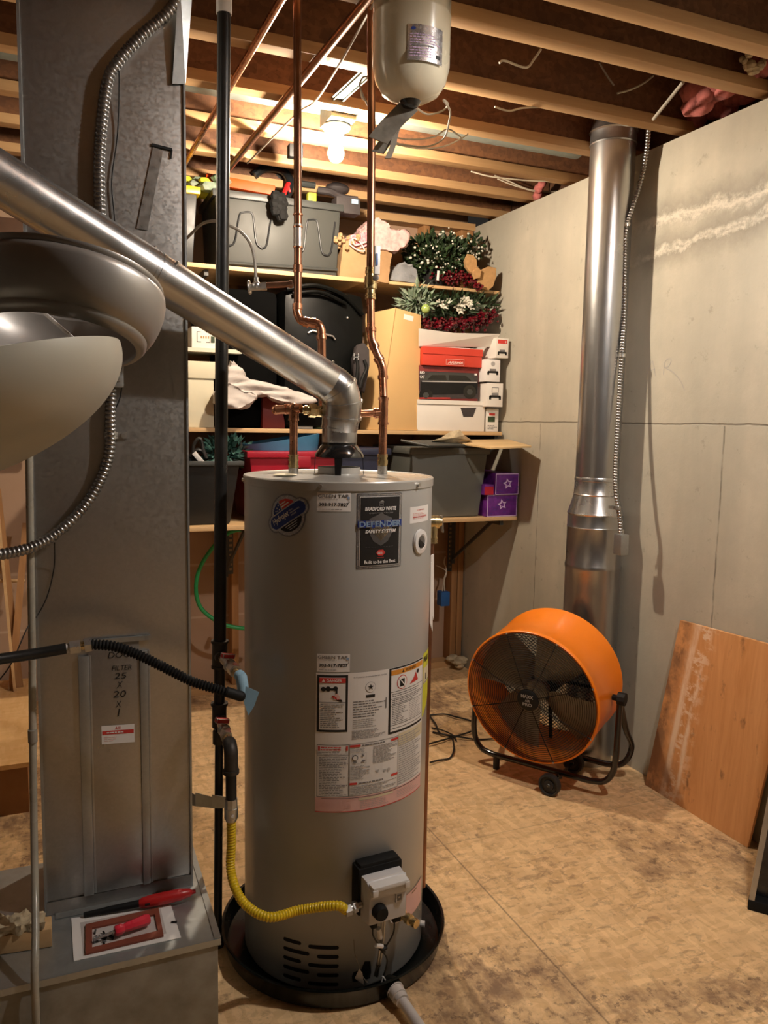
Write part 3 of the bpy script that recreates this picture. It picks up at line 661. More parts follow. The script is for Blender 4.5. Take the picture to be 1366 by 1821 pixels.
cab('thermocouple_tube', [(.008, -.060, .052), (.007, -.12, .050), (.004, -.18, .044), (.004, -.250, .022)], .003, M['zinc'])
cab('sensor_wire', [(-.030, -.075, .060), (-.030, -.10, .062), (-.010, -.135, .055), (.012, -.165, .05)], .0022, M['wire'])
cab('sensor_wire', [(.028, -.070, .066), (.028, -.11, .062), (.010, -.148, .055), (.003, -.165, .05)], .0022, M['wire'])
cab('sensor_wire', [(.004, -.16, .052), (.018, -.19, .05), (.014, -.225, .045), (.008, -.245, .04)], .0022, M['wire'])
cab('white_wire_loop', [(.008, -.235, .045), (.004, -.262, .045), (.016, -.275, .045), (.024, -.268, .045), (.014, -.245, .045), (.008, -.235, .045)], .0022, M['white'])
g = MB(); g.cyl(P3(-.016, -.085, .062), P3(-.008, -.115, .058), .007, M['white'], n=10); g.cyl(P3(-.020, -.132, .058), P3(0, -.143, .055), .006, M['white'], n=10); g.build('wire_connector', T)
g = MB(); g.sph(P3(.004, -.150, .052), .010, M['black'], 10, (1.3, 1, .7)); g.build('cable_tie', T)
g = MB(); g.slab([P3(-.062, -.232, .024), P3(-.040, -.250, .036), P3(-.046, -.214, .036), P3(-.052, -.205, .03)][:4], n*.0006, M['paper']); tg_ = g.build('paper_tag', T)
g = MB(); g.tube(cr([P3(-.050, -.206, .030), P3(-.058, -.170, .016), P3(-.056, -.140, .004)]), .0012, M['romex_d'], 6); g.tube(cr([P3(-.044, -.225, .034), P3(-.030, -.25, .030), P3(-.02, -.262, .012)]), .0012, M['romex_d'], 6); g.build('tag_wire', T)
# drain valve with white escutcheon
a = -68.4; n2 = cydir(a); q = cyp(a, .190)
g = MB(); g.lathe([(.001, .003), (.030, .003), (.032, 0)], q, M['white'], n2, 32); e = g.build('drain_escutcheon', T)
g = MB(); g.lathe([(.016, 0), (.016, .020), (.010, .022), (.010, .035), (.014, .037), (.014, .050), (.009, .052), (.009, .058), (.012, .060), (.012, .072), (.007, .073)], q, M['brass'], n2, 20, True); g.build('drain_valve', T)
g = MB(); g.cyl(cyp(-34, .069, TR-.002), cyp(-34, .069, TR+.012), .009, M['white'], n=12); g.build('foot_cap', T)
# relief valve and copper discharge pipe down the right side
vd = cydir(-5.); q = cyp(-5., 1.205)
g = MB(); g.cyl(q-vd*.003, q+vd*.010, .017, M['brass'], n=6); g.cyl(q+vd*.006, q+vd*.040, .019, M['brass']); g.cyl(q+vd*.022+up*.012, q+vd*.022-up*.052, .0155, M['brass']); g.cyl(q+vd*.022-up*.044, q+vd*.022-up*.060, .0175, M['brass'], n=8); g.cyl(q+vd*.038, q+vd*.048, .013, M['brass'])
rv = g.build('relief_valve', T)
g = MB(); g.bar(q+vd*.048+up*.018, q+vd*.054-up*.030, .014, .003, M['zinc'], (1, 0, 0)); g.build('test_lever', rv)
pt = q+vd*.017-up*.055
g = MB(); g.tube([pt, V((pt.x, pt.y, .10))], .0115, M['copper_d'], 16); g.build('discharge_pipe', T)
g = MB(); g.slab([cyp(-19, 1.12, TR+.003), cyp(-14, 1.12, TR+.012), cyp(-13, .93, TR+.018), cyp(-19, .96, TR+.004)], vd*.004, M['paper']); g.slab([cyp(-21, 1.10, TR+.002), cyp(-17, 1.10, TR+.008), cyp(-16, .90, TR+.014), cyp(-21, .93, TR+.003)], vd*.002, M['paper'])
g.build('manual_sleeve', T)
# flue collar, draft hood
fl = V((TX, TY, 0))
g = MB(); g.lathe([(.075, TT+.001), (.062, TT+.004), (.058, TT+.006), (.058, TT+.022), (.054, TT+.022), (.054, TT+.002)], fl, M['tanklid'], n=48); g.build('flue_ring', T)
g = MB(); g.lathe([(.047, TT+.093), (.047, TT+.082), (.051, TT+.079), (.066, TT+.056), (.067, TT+.049), (.063, TT+.050), (.047, TT+.074), (.044, TT+.090)], fl, M['gloss_black'], n=48); hd = g.build('draft_hood', T)
for k in range(4):
    t = math.radians(-112+90*k+ (0)); dd = V((math.cos(t), math.sin(t), 0)); ts = V((-dd.y, dd.x, 0))
    w_ = .010 if k == 0 else .006
    g = MB(); g.slab([fl+dd*.064+ts*w_+up*(TT+.052), fl+dd*.064-ts*w_+up*(TT+.052), fl+dd*.066-ts*w_*.8+up*(TT+.003), fl+dd*.066+ts*w_*.8+up*(TT+.003)], dd*.0015, M['gloss_black']); g.build('hood_leg', hd)
g = MB(); g.sph(V((TX-.16, TY-.03, TT+.004)), .026, M['creamp'], 16, (1.3, .9, .12)); g.build('knockout_cap', T)

# ------------------------------------------------------------------ pan and drain pipe
pan = thing('drain_pan', (TX, TY, 0), 'round glossy black plastic drain pan under the water heater', 'pan')
MB().lathe([(.001, .002), (.300, .002), (.308, .008), (.318, .056), (.322, .060), (.320, .063), (.314, .061), (.304, .012), (.296, .0085), (.001, .0085)], fl, M['blackpl'], n=128).build('pan_body', pan)
a = -80.; dd = cydir(a); q = V((TX, TY, .034))+dd*.300
g = MB(); g.cyl(q, q+dd*.026, .024, M['blackpl']); g.cyl(q-dd*.012, q, .020, M['blackpl']); g.build('pan_outlet', pan)
e1_, e2_ = pz_(678, 1782, .036), pz_(722, 1850, .028); dr = (e2_-e1_).normalized(); q0 = q+dd*.018
g = MB(); g.tube([q0, q0+dr*.032], .021, M['pvc'], 20); g.tube([q0+dr*.002, q0+dr*.010], .0235, M['pvc'], 20); g.tube([q0+dr*.030, q0+dr*.048], .0185, M['pvc'], 20)
g.tube([q0+dr*.04, q0+dr*.45], .0135, M['pvc'], 20)
solo(g, 'pvc_drain_pipe', 'white plastic drain pipe running off the front of the pan', 'pipe')

# ------------------------------------------------------------------ flue pipe
A_, C_ = pd(586, 681, 2.115), pd(0, 318, 1.54)
dv = (C_-A_).normalized(); Ce = C_+dv*.45
ztop = lambda y_: vp_(603, y_, TX, TY).z
zc0, zc1 = TT+.090, vp_(603, 757, TX, TY).z
FLU = thing('flue_pipe', (TX, TY, TT+.09), 'shiny galvanised vent pipe rising diagonally left from the water heater', 'vent pipe')
base = V((TX, TY, zc0))
MB().lathe([(.046, zc0-.004), (.0475, zc0), (.0475, zc1-.01), (.0455, zc1)], fl, M['galv'], n=48).build('collar', FLU)
# four-gore elbow
S0 = V((TX, TY, zc1-.006)); S1 = A_
dn = V((math.sin(YAW), math.cos(YAW), 0)); k0 = (S0-O).dot(F); k1 = (S1-O).dot(F)
P = [S0, pd(607, 741, k0*.75+k1*.25), pd(609, 716, k0*.5+k1*.5), pd(603, 694, k0*.2+k1*.8), S1]
Q = [S0, (S0+P[1])/2, P[1], (P[1]+P[2])/2, P[2], (P[2]+P[3])/2, P[3], (P[3]+S1)/2, S1]
gr = MB(); gr.tube(Q, .052, M['galv'], 48, True, [.0490, .0500, .0515, .0525, .0525, .0525, .0525, .0525, .0515])
for i, d in ((2, Q[4]-Q[1]), (4, Q[6]-Q[2]), (6, Q[8]-Q[4])):
    d = d.normalized(); gr.tube([Q[i]-d*.0035, Q[i]+d*.0035], .0548, M['galv'], 48)
gr.tube([S0-up*.002, S0+up*.006], .0505, M['galv'], 48)
elb = gr.build('elbow', FLU, ang=25)
MB().tube([S1-dv*.02, S1+dv*.012, Ce], .0508, M['galv'], 64, True, [.0515, .0508, .0508]).build('straight_pipe', FLU)
J = pd(288, 462, 1.76); tq = (J-A_).dot(dv); J = A_+dv*tq
g = MB(); g.tube([J-dv*.004, J+dv*.006], .0522, M['galv'], 64); g.tube([J+dv*.012, J+dv*.016], .0516, M['galv'], 64); g.build('joint_bead', FLU)
g = MB()
for u_, c_ in ((.0, .0), (.03, 1.2), (J-S1).length and ((J-S1).length-.02, .4),):
    pass
side = dv.cross(up).normalized(); top_ = side.cross(dv).normalized()
for s_, t_ in ((.035, .9), (.02, 2.3), ((J-S1).length-.025, .8), ((J-S1).length+.02, 1.6)):
    rd = -side*math.cos(t_)*1+top_*math.sin(t_); c0 = S1+dv*s_
    g.cyl(c0+rd*.050, c0+rd*.057, .0035, M['zinc'], n=6)
g.build('pipe_screw', FLU)
# ------------------------------------------------------------------ sheet metal drop on the left
DX0, DX1, DY, PZT = -.035, .320, 2.03, .25
PL_ = thing('duct_plinth', (-.3, 2.0, 0), 'low grey sheet metal box at the bottom left, under the tall duct', 'duct base')
PY0 = 1.785
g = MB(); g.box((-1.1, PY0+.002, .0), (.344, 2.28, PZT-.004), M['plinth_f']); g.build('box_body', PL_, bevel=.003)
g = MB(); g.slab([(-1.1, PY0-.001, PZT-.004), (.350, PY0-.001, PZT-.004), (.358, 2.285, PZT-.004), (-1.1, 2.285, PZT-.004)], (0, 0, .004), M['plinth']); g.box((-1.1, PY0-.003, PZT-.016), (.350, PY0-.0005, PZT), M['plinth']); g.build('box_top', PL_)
g = MB(); g.slab([(.335, PY0, PZT+.0005), (.350, PY0-.001, PZT+.0005), (.358, 2.28, PZT+.0005), (.343, 2.28, PZT+.0005)], (0, 0, .003), M['duct_b']); g.build('corner_seam', PL_)
D = thing('return_air_duct', ((DX0+DX1)/2, DY+.12, PZT), 'tall rectangular galvanised duct with handwriting, rising to the ceiling at left', 'duct')
g = MB(); g.box((DX0, DY, PZT+.001), (DX1, DY+.24, CE-.002), M['duct']); dbd = g.build('duct_body', D, bevel=.0015)
g = MB(); g.box((DX1-.001, DY-.005, PZT+.001), (DX1+.004, DY+.012, CE-.002), M['duct_b']); g.box((DX0-.004, DY-.004, PZT+.001), (DX0+.002, DY+.012, CE-.002), M['duct_b']); g.build('corner_flange', D)
g = MB(); g.slab([(DX0, DY-.004, PZT+.001), (DX1, DY-.004, PZT+.001), (DX1, DY-.001, PZT+.032), (DX0, DY-.001, PZT+.032)], (0, -.003, 0), M['duct']); g.box((DX0+.02, DY-.030, PZT+.001), (DX1, DY-.002, PZT+.003), M['duct_b']); g.build('base_flange', D)
g = MB(); q = [py_(316, -40, DY-.004), py_(343, -40, DY-.004), py_(330, 150, DY-.004), py_(306, 150, DY-.004)]
g.slab([q[0]-V((0, .026, 0)), q[1]-V((0, .010, 0)), q[2], q[3]-V((0, .003, 0))], (0, -.0015, 0), M['duct_b']); g.build('loose_flange', D)
# door between two cleats
g = MB()
for xa, xb in ((.053, .083), (.197, .222)):
    g.box((xa, DY-.010, PZT+.034), (xb-.006, DY-.001, .905), M['duct_b']); g.box((xb-.006, DY-.006, PZT+.034), (xb, DY-.001, .905), M['duct'])
g.build('door_cleat', D, bevel=.002)
g = MB(); g.box((.076, DY-.005, PZT+.034), (.197, DY-.001, .93), M['duct']); g.build('filter_door', D, bevel=.001)
g = MB(); g.box((.066, DY-.010, .932), (.224, DY-.002, .944), M['duct_b']); g.build('top_cleat', D)
pr = Pr(lambda u, v, L: V((u, DY-.0055-L, v)), lift=.0006)
for tx, (x_, y_), w_, h_ in (('DOOR', (192, 1171), 46, 11), ('FILTER', (199, 1193), 32, 9), ('25', (203, 1208), 20, 11), ('X', (208, 1223), 9, 11), ('20', (201, 1241), 21, 12), ('X', (206, 1258), 9, 11), ('1', (209, 1274), 4, 14)):
    q = py_(x_, y_, DY-.006); k = 1.98/FPX; pr.text(tx, q.x, q.z, w_*k*1.05, h_*k, M['ink'], 2, shear=.15, rot=-.03)
pr.mb.build('handwriting', D, smooth=False)
q0, q1 = py_(181, 1324, DY-.006), py_(239, 1284, DY-.006)
pr = Pr(lambda u, v, L: V((q0.x+u, DY-.0055-L, q0.z+v-.06*u)), lift=.0006); w, h = q1.x-q0.x, q1.z-q0.z
pr.rect(0, 0, w, h, M['paper'], 1); pr.rect(.002, h*.52, w-.002, h*.72, M['redink'], 2); pr.lines(.012, h*.56, w-.016, h*.68, 1, M['paper'], 3); pr.text('AIR', w*.40, h*.77, w*.18, h*.15, M['redink'], 2, shear=.2); pr.lines(.006, .006, w*.5, h*.42, 3, M['pinkp'], 2, .4)
pr.mb.build('service_sticker', D, smooth=False)
g = MB(); q = [py_(272, 262, DY-.002), py_(290, 268, DY-.002), py_(262, 410, DY-.002), py_(243, 406, DY-.002)]
g.slab([(q[0].x, DY-.003, q[0].z), (q[1].x, DY-.003, q[1].z), (q[2].x, DY-.003, q[2].z), (q[3].x, DY-.003, q[3].z)], (0, .002, 0), M['zinc']); g.build('reflection_strip', D)  # zinc strip stands for a reflection in the duct face
g = MB(); a_, b_, c_ = py_(270, 257, DY-.003), py_(306, 266, DY-.003), py_(304, 282, DY-.003); g.bar(a_, b_, .003, .006, M['black']); g.bar(b_, c_, .003, .003, M['black'], (0, 1, 0)); g.build('slot_mark', D)
g = MB(); 
pts = [(.322, 2.07, .472), (.338, 2.06, .470), (.385, 2.072, .45), (.424, 2.074, .442)]
for a_, b_ in zip(pts, pts[1:]): g.slab([V(a_)-V((0, 0, .016)), V(b_)-V((0, 0, .016)), V(b_)+V((0, 0, .016)), V(a_)+V((0, 0, .022))], (0, .002, 0), M['duct_b'])
g.build('strap_bracket', D)
# condensate tube
g = MB(); g.tube(cr([py_(47, 545, 1.985), py_(50, 700, 1.985), py_(53, 900, 1.985), py_(57, 1150, 1.985), py_(58, 1300, 1.98), py_(60, 1450, 1.96), py_(62, 1570, 1.90), py_(63, 1660, 1.82), py_(62, 1742, 1.765), V((py_(62, 1745, 1.765).x, 1.768, .10)), V((py_(62, 1745, 1.765).x, 1.768, .004))], 8), .0085, M['tube'], 14)
tb = solo(g, 'condensate_tube', 'cloudy plastic tube hanging down the left edge of the tall duct', 'tube')
q = py_(58, 1308, 1.975); MB().cyl(q-up*.016, q+up*.014, .0105, M['romex_d'], n=14).build('tube_coupler', tb)
# armoured cable over the duct
AY = DY-.016
ac = thing('armored_cable', py_(190, 560, AY), 'dark ribbed metal conduit looping down the front of the tall duct', 'conduit')
g = MB(); ribbed(g, [py_(330, -30, DY-.02), py_(300, 20, AY), py_(250, 65, AY), py_(208, 112, AY), py_(190, 150, AY), py_(180, 230, AY), py_(176, 300, AY), py_(178, 380, AY), py_(184, 460, AY), py_(190, 530, AY), py_(193, 600, AY), py_(196, 640, AY)], .0135, .0032, .0105, M['armor']); g.build('upper_run', ac)
g = MB(); ribbed(g, [py_(198, 690, AY), py_(196, 740, AY), py_(195, 800, AY), py_(180, 850, AY), py_(150, 900, AY-.01), py_(105, 945, AY-.03), py_(60, 972, AY-.06), py_(0, 986, AY-.10), py_(-70, 985, AY-.14)], .0135, .0032, .0105, M['armor']); g.build('lower_run', ac)
g = MB(); q = py_(197, 774, AY+.006); g.cyl(q-up*.008, q+up*.008, .0165, M['zinc'], n=14); g.box((q.x, DY-.006, q.z-.008), (q.x+.038, DY-.001, q.z+.008), M['zinc']); g.cyl(V((q.x+.028, DY-.010, q.z)), V((q.x+.028, DY-.005, q.z)), .005, M['zinc'], n=8); g.build('conduit_clamp', ac)
q = py_(198, 665, AY); jb = solo(MB().box((q.x-.026, DY-.042, q.z-.032), (q.x+.026, DY-.002, q.z+.040), M['duct_b']), 'junction_box', 'small steel junction box on the tall duct behind the glass bowl', 'electrical box', bevel=.004)
MB().box((q.x-.018, DY-.046, q.z-.018), (q.x+.018, DY-.042, q.z+.018), M['zinc']).build('switch_plate', jb, bevel=.003)
g = MB(); g.tube(cr([py_(210, 100, AY), py_(212, 150, AY), py_(209, 240, DY-.006), py_(199, 320, DY-.006), py_(204, 390, DY-.006), py_(214, 520, DY-.006), py_(218, 640, DY-.006), py_(215, 700, DY-.006), py_(202, 735, DY-.006)]), .0016, M['wire'], 6)
solo(g, 'thin_black_wire', 'thin black wire beside the ribbed conduit on the duct', 'wire')
g = MB(); g.tube(cr([py_(97, 965, AY-.03), py_(96, 1010, DY-.006), py_(84, 1060, DY-.01), py_(66, 1095, DY-.02), py_(48, 1118, DY-.06), py_(20, 1180, DY-.1), py_(-10, 1220, DY-.1)]), .0014, M['wire'], 6)
solo(g, 'thin_black_wire', 'thin black wire dangling below the conduit loop to the left', 'wire')
# black gas hose across the front
HY = 1.90
hs = thing('black_gas_hose', py_(160, 1150, HY), 'black pipe and corrugated hose crossing the duct, ending near the blue tape', 'hose')
g = MB(); g.tube([py_(-70, 1186, HY-.05), py_(0, 1172, HY-.02), py_(60, 1163, HY), py_(118, 1153, HY)], .0125, M['blackpipe'], 16); g.build('straight_pipe', hs)
g = MB(); a_, b_ = py_(114, 1154, HY), py_(124, 1152, HY); g.cyl(a_, b_, .0105, M['white'], n=14); c_ = py_(143, 1149, HY); g.hexnut(b_, c_, .0165, M['zinc']); d_ = py_(150, 1148, HY); g.cyl(c_, d_, .010, M['brass'], n=14); e_ = py_(162, 1146, HY); g.hexnut(d_, e_, .0175, M['zinc']); g.build('coupling', hs)
HE = py_(428, 1238, 1.86)
g = MB(); ribbed(g, [py_(161, 1146, HY), py_(200, 1149, HY), py_(240, 1162, HY), py_(290, 1186, 1.89), py_(340, 1211, 1.88), py_(380, 1224, 1.87), py_(405, 1231, 1.86)], .0125, .0038, .0078, M['black']); g.build('corrugated_hose', hs)
g = MB(); g.cyl(py_(402, 1230, 1.86), HE, .0125, M['black'], n=14); g.sph(HE, .0128, M['black'], 12); g.build('end_cap', hs)

# ------------------------------------------------------------------ gas riser
GX, GY = .406, 2.115
GT = vp_(398, 12, GX, GY)
gp = thing('gas_riser', (GX, GY, 0), 'tall black iron gas pipe standing between the duct and water heater', 'pipe')
zt = lambda y_: vp_(389, y_, GX, GY).z
LEAN = V((.029, .0, 0))
def gpt(z): return V((GX, GY, z))+LEAN*(z/2.5)
z1a, z1b, z2a, z2b = zt(1142), zt(1185), zt(1252), zt(1293)
g = MB(); g.tube([gpt(z1a-.01), gpt(CE-.004)], .0168, M['blackpipe'], 24); g.build('upper_pipe', gp)
g = MB(); g.tube([gpt(zt(1158)), gpt(zt(1262))], .0150, M['blackpipe'], 24); g.build('middle_pipe', gp)
g = MB(); g.tube([gpt(z2b+.01), gpt(.0)], .0115, M['blackpipe'], 20); g.build('drip_leg', gp)
g = MB(); g.tube([gpt(.0), gpt(.024)], .017, M['ironfit'], 16); g.build('bottom_cap', gp)
g = MB(); g.tube([gpt(GT.z-.012), gpt(GT.z+.03)], .0195, M['white'], 20); g.build('ceiling_collar', gp)
g = MB(); g.tube([gpt(z1a+.004), gpt(z1a-.003)], .0235, M['ironfit'], 20); g.tube([gpt(z1a), gpt(z1b)], .0205, M['ironfit'], 20); g.tube([gpt(z1b+.002), gpt(z1b-.005)], .0225, M['ironfit'], 20)
BD = V((.10, -1, 0)).normalized(); b1 = gpt(zt(1166)); g.cyl(b1, b1-V((0, .026, 0)), .017, M['ironfit']); g.build('upper_tee', gp)
g = MB(); g.tube([gpt(z2a+.003), gpt(z2a-.004)], .0235, M['ironfit'], 20); g.tube([gpt(z2a), gpt(z2b)], .0195, M['ironfit'], 20); g.tube([gpt(zt(1300)), gpt(zt(1322))], .0180, M['ironfit'], 16)
b2_ = gpt(zt(1277)); g.cyl(b2_, b2_-V((0, .026, 0)), .0165, M['ironfit']); g.build('lower_tee', gp)
def branch(b, ex, ey, label):
    """valve branch from the tee centre b to the sighted end, level with the tee"""
    e = pz_(ex, ey, b.z); d = (e-b).normalized(); L = (e-b).length
    g = MB(); g.cyl(b+d*.02, b+d*.05, .0105, M['brass'], n=16); g.cyl(b+d*.045, b+d*(L*.62), .0125, M['zinc'], n=12); g.sph(b+d*(L*.50), .0175, M['zinc'], 14)
    g.hexnut(b+d*(L*.60), b+d*(L*.78), .0165, M['zinc']); g.cyl(b+d*(L*.76), b+d*L, .011, M['brass'], n=16); vb = g.build('shutoff_valve', gp)
    c = b+d*(L*.50)+up*.020
    g = MB(); g.cyl(c-up*.004, c+up*.004, .006, M['zinc'], n=10); x_ = d.cross(up).normalized()
    g.bar(c+up*.002-x_*.012-d*.004, c+up*.010+x_*.022+d*.004, .016, .013, M['red']); g.build('valve_handle', vb, bevel=.004)
    return e, d
e1, d1_ = branch(b1, 428, 1203, 'a')
e2, d2_ = branch(b2_, 408, 1322, 'b')
e1b = pd(433, 1236, (e1-O).dot(F)-.01)
g = MB(); g.tube([e1-d1_*.01, e1+d1_*.006, (e1+e1b)/2+d1_*.006, e1b], .0145, M['blue_t'], 16); g.build('tape_wrap', gp)
fd = (e1-O).dot(F)
q = [pd(437, 1220, fd-.02), pd(461, 1231, fd-.02), pd(452, 1256, fd-.03), pd(442, 1272, fd-.03), pd(434, 1250, fd-.02)]
g = MB(); n_ = -F*.0015; g.add([p for p in q]+[p+n_ for p in q], [(0, 1, 2, 3, 4), (9, 8, 7, 6, 5)]+[(i, (i+1) % 5, 5+(i+1) % 5, 5+i) for i in range(5)], M['blue_t']); g.build('tape_flag', gp)
# elbow, drop, coupling, yellow connector
k = (e2-O).dot(F); ec = e2+d2_*.020; bot = V((ec.x, ec.y, vp_(415, 1372, ec.x, ec.y).z))
g = MB(); g.tube(cr([e2-d2_*.004, e2+d2_*.008, ec+d2_*.003-up*.010, ec+d2_*.006-up*.032, V((ec.x, ec.y, bot.z))+d2_*.006]), .0175, M['ironfit'], 18); bq = V((ec.x, ec.y, bot.z))+d2_*.006
g.tube([bq+up*.008, bq-up*.002], .0205, M['ironfit'], 18); g.build('drop_elbow', gp)
zq = lambda y_: vp_(414, y_, bq.x, bq.y).z
def bz(y_): return V((bq.x, bq.y, zq(y_)))
g = MB(); g.tube([bq+up*.004, bz(1424)], .0138, M['blackpipe'], 18); g.build('drop_nipple', gp)
g = MB(); g.tube([bz(1420), bz(1436)], .0160, M['zinc'], 8); g.tube([bz(1436), bz(1454)], .0175, M['zinc'], 18); g.tube([bz(1454), bz(1459)], .014, M['zinc'], 18); g.build('drop_coupling', gp)
g = MB(); g.cyl(bz(1446)-V((0, .0165, 0)), bz(1446)-V((0, .0185, 0)), .004, M['white'], n=10); g.build('coupling_mark', gp)
yc = thing('yellow_gas_connector', bz(1500), 'yellow ribbed gas connector curving from the black pipe to the control valve', 'hose')
vin = P3(-.062, -.020, .045); vo = P3(-.098, -.024, .045)
g = MB(); ribbed(g, [bz(1458), bz(1500), bz(1540)-V((.004, .01, 0)), pd(419, 1580, k-.03), pd(440, 1612, k-.05), pd(480, 1631, k-.07), pd(535, 1618, 1.98), (pd(580, 1602, 1.95)+vo)/2, vo], .0122, .0022, .0075, M['yellow'], 14); g.build('ribbed_tube', yc)
dq = (vin-vo).normalized(); g = MB(); g.hexnut(vo-dq*.004, vo+dq*.012, .0155, M['zinc']); g.cyl(vo+dq*.012, vo+dq*.018, .010, M['zinc'], n=14); g.hexnut(vo+dq*.018, vo+dq*.030, .0140, M['zinc']); g.cyl(vo+dq*.028, vin+dq*.006, .009, M['zinc'], n=14); g.build('end_fitting', yc)

# ------------------------------------------------------------------ copper water pipes
NL = V((TX-.1087-.0156, TY+.0459-.03, TT)); NR = V((TX+.1087+.0156, TY-.0459+.0368, TT))
def ring_(g, c, d, r, w, m): g.tube([c-d*w, c+d*w], r, m, 16)
def cpipe(name, label, pts, par=None): pass
RC = .0108
hp = thing('hot_water_pipe', NL, 'copper pipe coming down left of the flue, with brass union and elbow', 'pipe')
nl = lambda y_: vp_(523, y_, NL.x, NL.y)
kz = (NL-O).dot(F)
def at_nl(y_): return V((NL.x, NL.y, nl(y_).z))
zel = nl(727).z
g = MB(); g.tube([NL+up*.0, at_nl(833)], .0135, M['zinc'], 16); g.tube([at_nl(834), at_nl(826)], .0125, M['zinc'], 16); g.build('tank_nipple', hp)
g = MB(); g.tube([at_nl(832), at_nl(812)], .0128, M['brass'], 16)
for y_ in (829, 818, 810): ring_(g, at_nl(y_), up, .0148, .002, M['brass'])
g.build('brass_adapter', hp)
g = MB(); g.tube([at_nl(812), at_nl(745)], RC, M['copper'], 18); g.build('riser_stub', hp)
Lend = pd(491, 729, kz); c0 = V((NL.x, NL.y, zel)); dl = (Lend-c0).normalized(); rr_ = -dl
U1 = pd(572, 732, kz+.01)
g = MB(); g.tube(cr([at_nl(748), at_nl(738), c0+V((0, 0, -.004)), c0+dl*.018]), .0130, M['copper'], 18); ring_(g, at_nl(746), up, .0145, .003, M['copper']); ring_(g, c0+dl*.022, dl, .0142, .003, M['copper'])
g.sph(c0+V((0, 0, .002)), .0140, M['copper'], 14); g.tube([c0, c0-dl*.022], .0125, M['copper'], 16); g.build('tee', hp)
g = MB(); g.tube([c0+dl*.02, Lend], .0125, M['copper'], 18); g.sph(Lend, .0135, M['copper'], 14); g.build('stub_cap', hp)
d_ = (U1-c0).normalized(); L = (U1-c0).length
g = MB(); g.tube([c0+d_*.02, c0+d_*(L*.55)], .0095, M['brass'], 16); ring_(g, c0+d_*(L*.42), d_, .0130, .004, M['brass']); g.hexnut(c0+d_*(L*.55), c0+d_*(L*.80), .0190, M['brass']); g.hexnut(c0+d_*(L*.82), c0+d_*(L*1.02), .0155, M['brass']); ring_(g, U1+d_*.012, d_, .0135, .014, M['brass']); g.build('brass_union', hp)
# upper run: comes down, offsets right, drops behind the flue
kA = 2.17
top = pd(530, -60, kA); 
def A(x_, y_, k_=kA): return pd(x_, y_, k_)
hu = thing('copper_pipe', A(530, 300), 'long copper pipe left of the bulb, kinked right behind the flue', 'pipe')
g = MB(); g.tube([A(528, -70), A(529, 150), A(530, 405)], RC*1.02, M['copper_d'], 18); g.build('upper_length', hu)
g = MB(); g.tube([A(530, 400), A(530, 440)], RC*1.12, M['solder'], 18)
for y_ in (382, 404, 440): ring_(g, A(530, y_), up, RC*1.25, .002, M['copper'])
g.build('slip_coupling', hu)
g = MB(); g.tube([A(530, 440), A(529.5, 545)], RC, M['copper_d'], 18); ring_(g, A(530, 478), up, RC*1.2, .010, M['copper']); g.build('middle_length', hu)
g = MB(); g.tube(cr([A(529, 540), A(529, 556), A(535, 569), A(546, 573), A(556, 574), A(566, 577), A(571, 586), A(572, 600)], 6), RC*1.1, M['copper'], 18)
for p_, q_ in (((529, 541), (529, 550)), ((541, 572), (549, 574)), ((554, 574), (561, 575)), ((571, 596), (572, 604))): a_, b_ = A(*p_), A(*q_); g.tube([a_, b_], RC*1.28, M['copper'], 16)
g.build('offset_elbows', hu)
g = MB(); g.tube([A(572, 600), A(574, 735, 2.20)], RC, M['copper'], 18); g.build('lower_length', hu)
# stop valve teed off to the left
vs = thing('stop_valve', A(460, 509), 'small stop valve with grey supply line teed left off the copper pipe', 'valve')
g = MB(); g.tube([A(521, 505), A(472, 508)], RC*.75, M['copper_d'], 14); ring_(g, A(517, 505), (A(472, 508)-A(521, 505)).normalized(), RC, .004, M['copper_d']); g.build('stub_pipe', vs)
g = MB(); a_, b_ = A(474, 509), A(446, 511); d_ = (b_-a_).normalized(); g.hexnut(a_, a_+d_*.014, .011, M['zinc']); g.cyl(a_+d_*.012, b_, .010, M['zinc'], n=14); c_ = A(456, 508); g.cyl(c_-up*.004, c_+up*.022, .007, M['zinc'], n=12); g.sph(c_, .013, M['zinc'], 12); g.build('valve_body', vs)
g = MB(); b_ = A(443, 511); g.lathe([(.001, .003), (.016, .003), (.020, 0), (.018, -.004), (.001, -.003)], b_, M['zinc'], d_, 20); g.build('valve_handle', vs)
g = MB(); g.tube(cr([A(455, 500), A(453, 465), A(446, 435), A(428, 412), A(405, 400), A(384, 393, 2.25), A(360, 398, 2.3), A(338, 418, 2.35), A(326, 430, 2.4)]), .0042, M['romex_d'], 10); g.build('supply_line', vs)
# right riser
kB = 2.22
def B(x_, y_, k_=kB): return pd(x_, y_, k_)
cp = thing('cold_water_pipe', NR, 'copper pipe right of the flue, with yellow-brass lever valve and offset', 'pipe')
nr = lambda y_: V((NR.x, NR.y, vp_(679, y_, NR.x, NR.y).z)); kN = (NR-O).dot(F)
g = MB(); g.tube([NR, nr(828)], .0135, M['zinc'], 16); g.build('tank_nipple', cp)
g = MB(); g.tube([nr(832), nr(812)], .0130, M['brass'], 16); g.tube([nr(826), nr(818)], .0150, M['brass'], 16)
for y_ in (812, 809): ring_(g, nr(y_), up, .0145, .002, M['brass'])
g.build('brass_adapter', cp)
g = MB(); g.tube([nr(812), nr(752)], RC*1.05, M['copper'], 18); g.build('lower_length', cp)
g = MB(); g.tube([nr(754), nr(708)], RC*1.2, M['copper'], 18)
for y_ in (753, 709): ring_(g, nr(y_), up, RC*1.38, .0035, M['copper'])
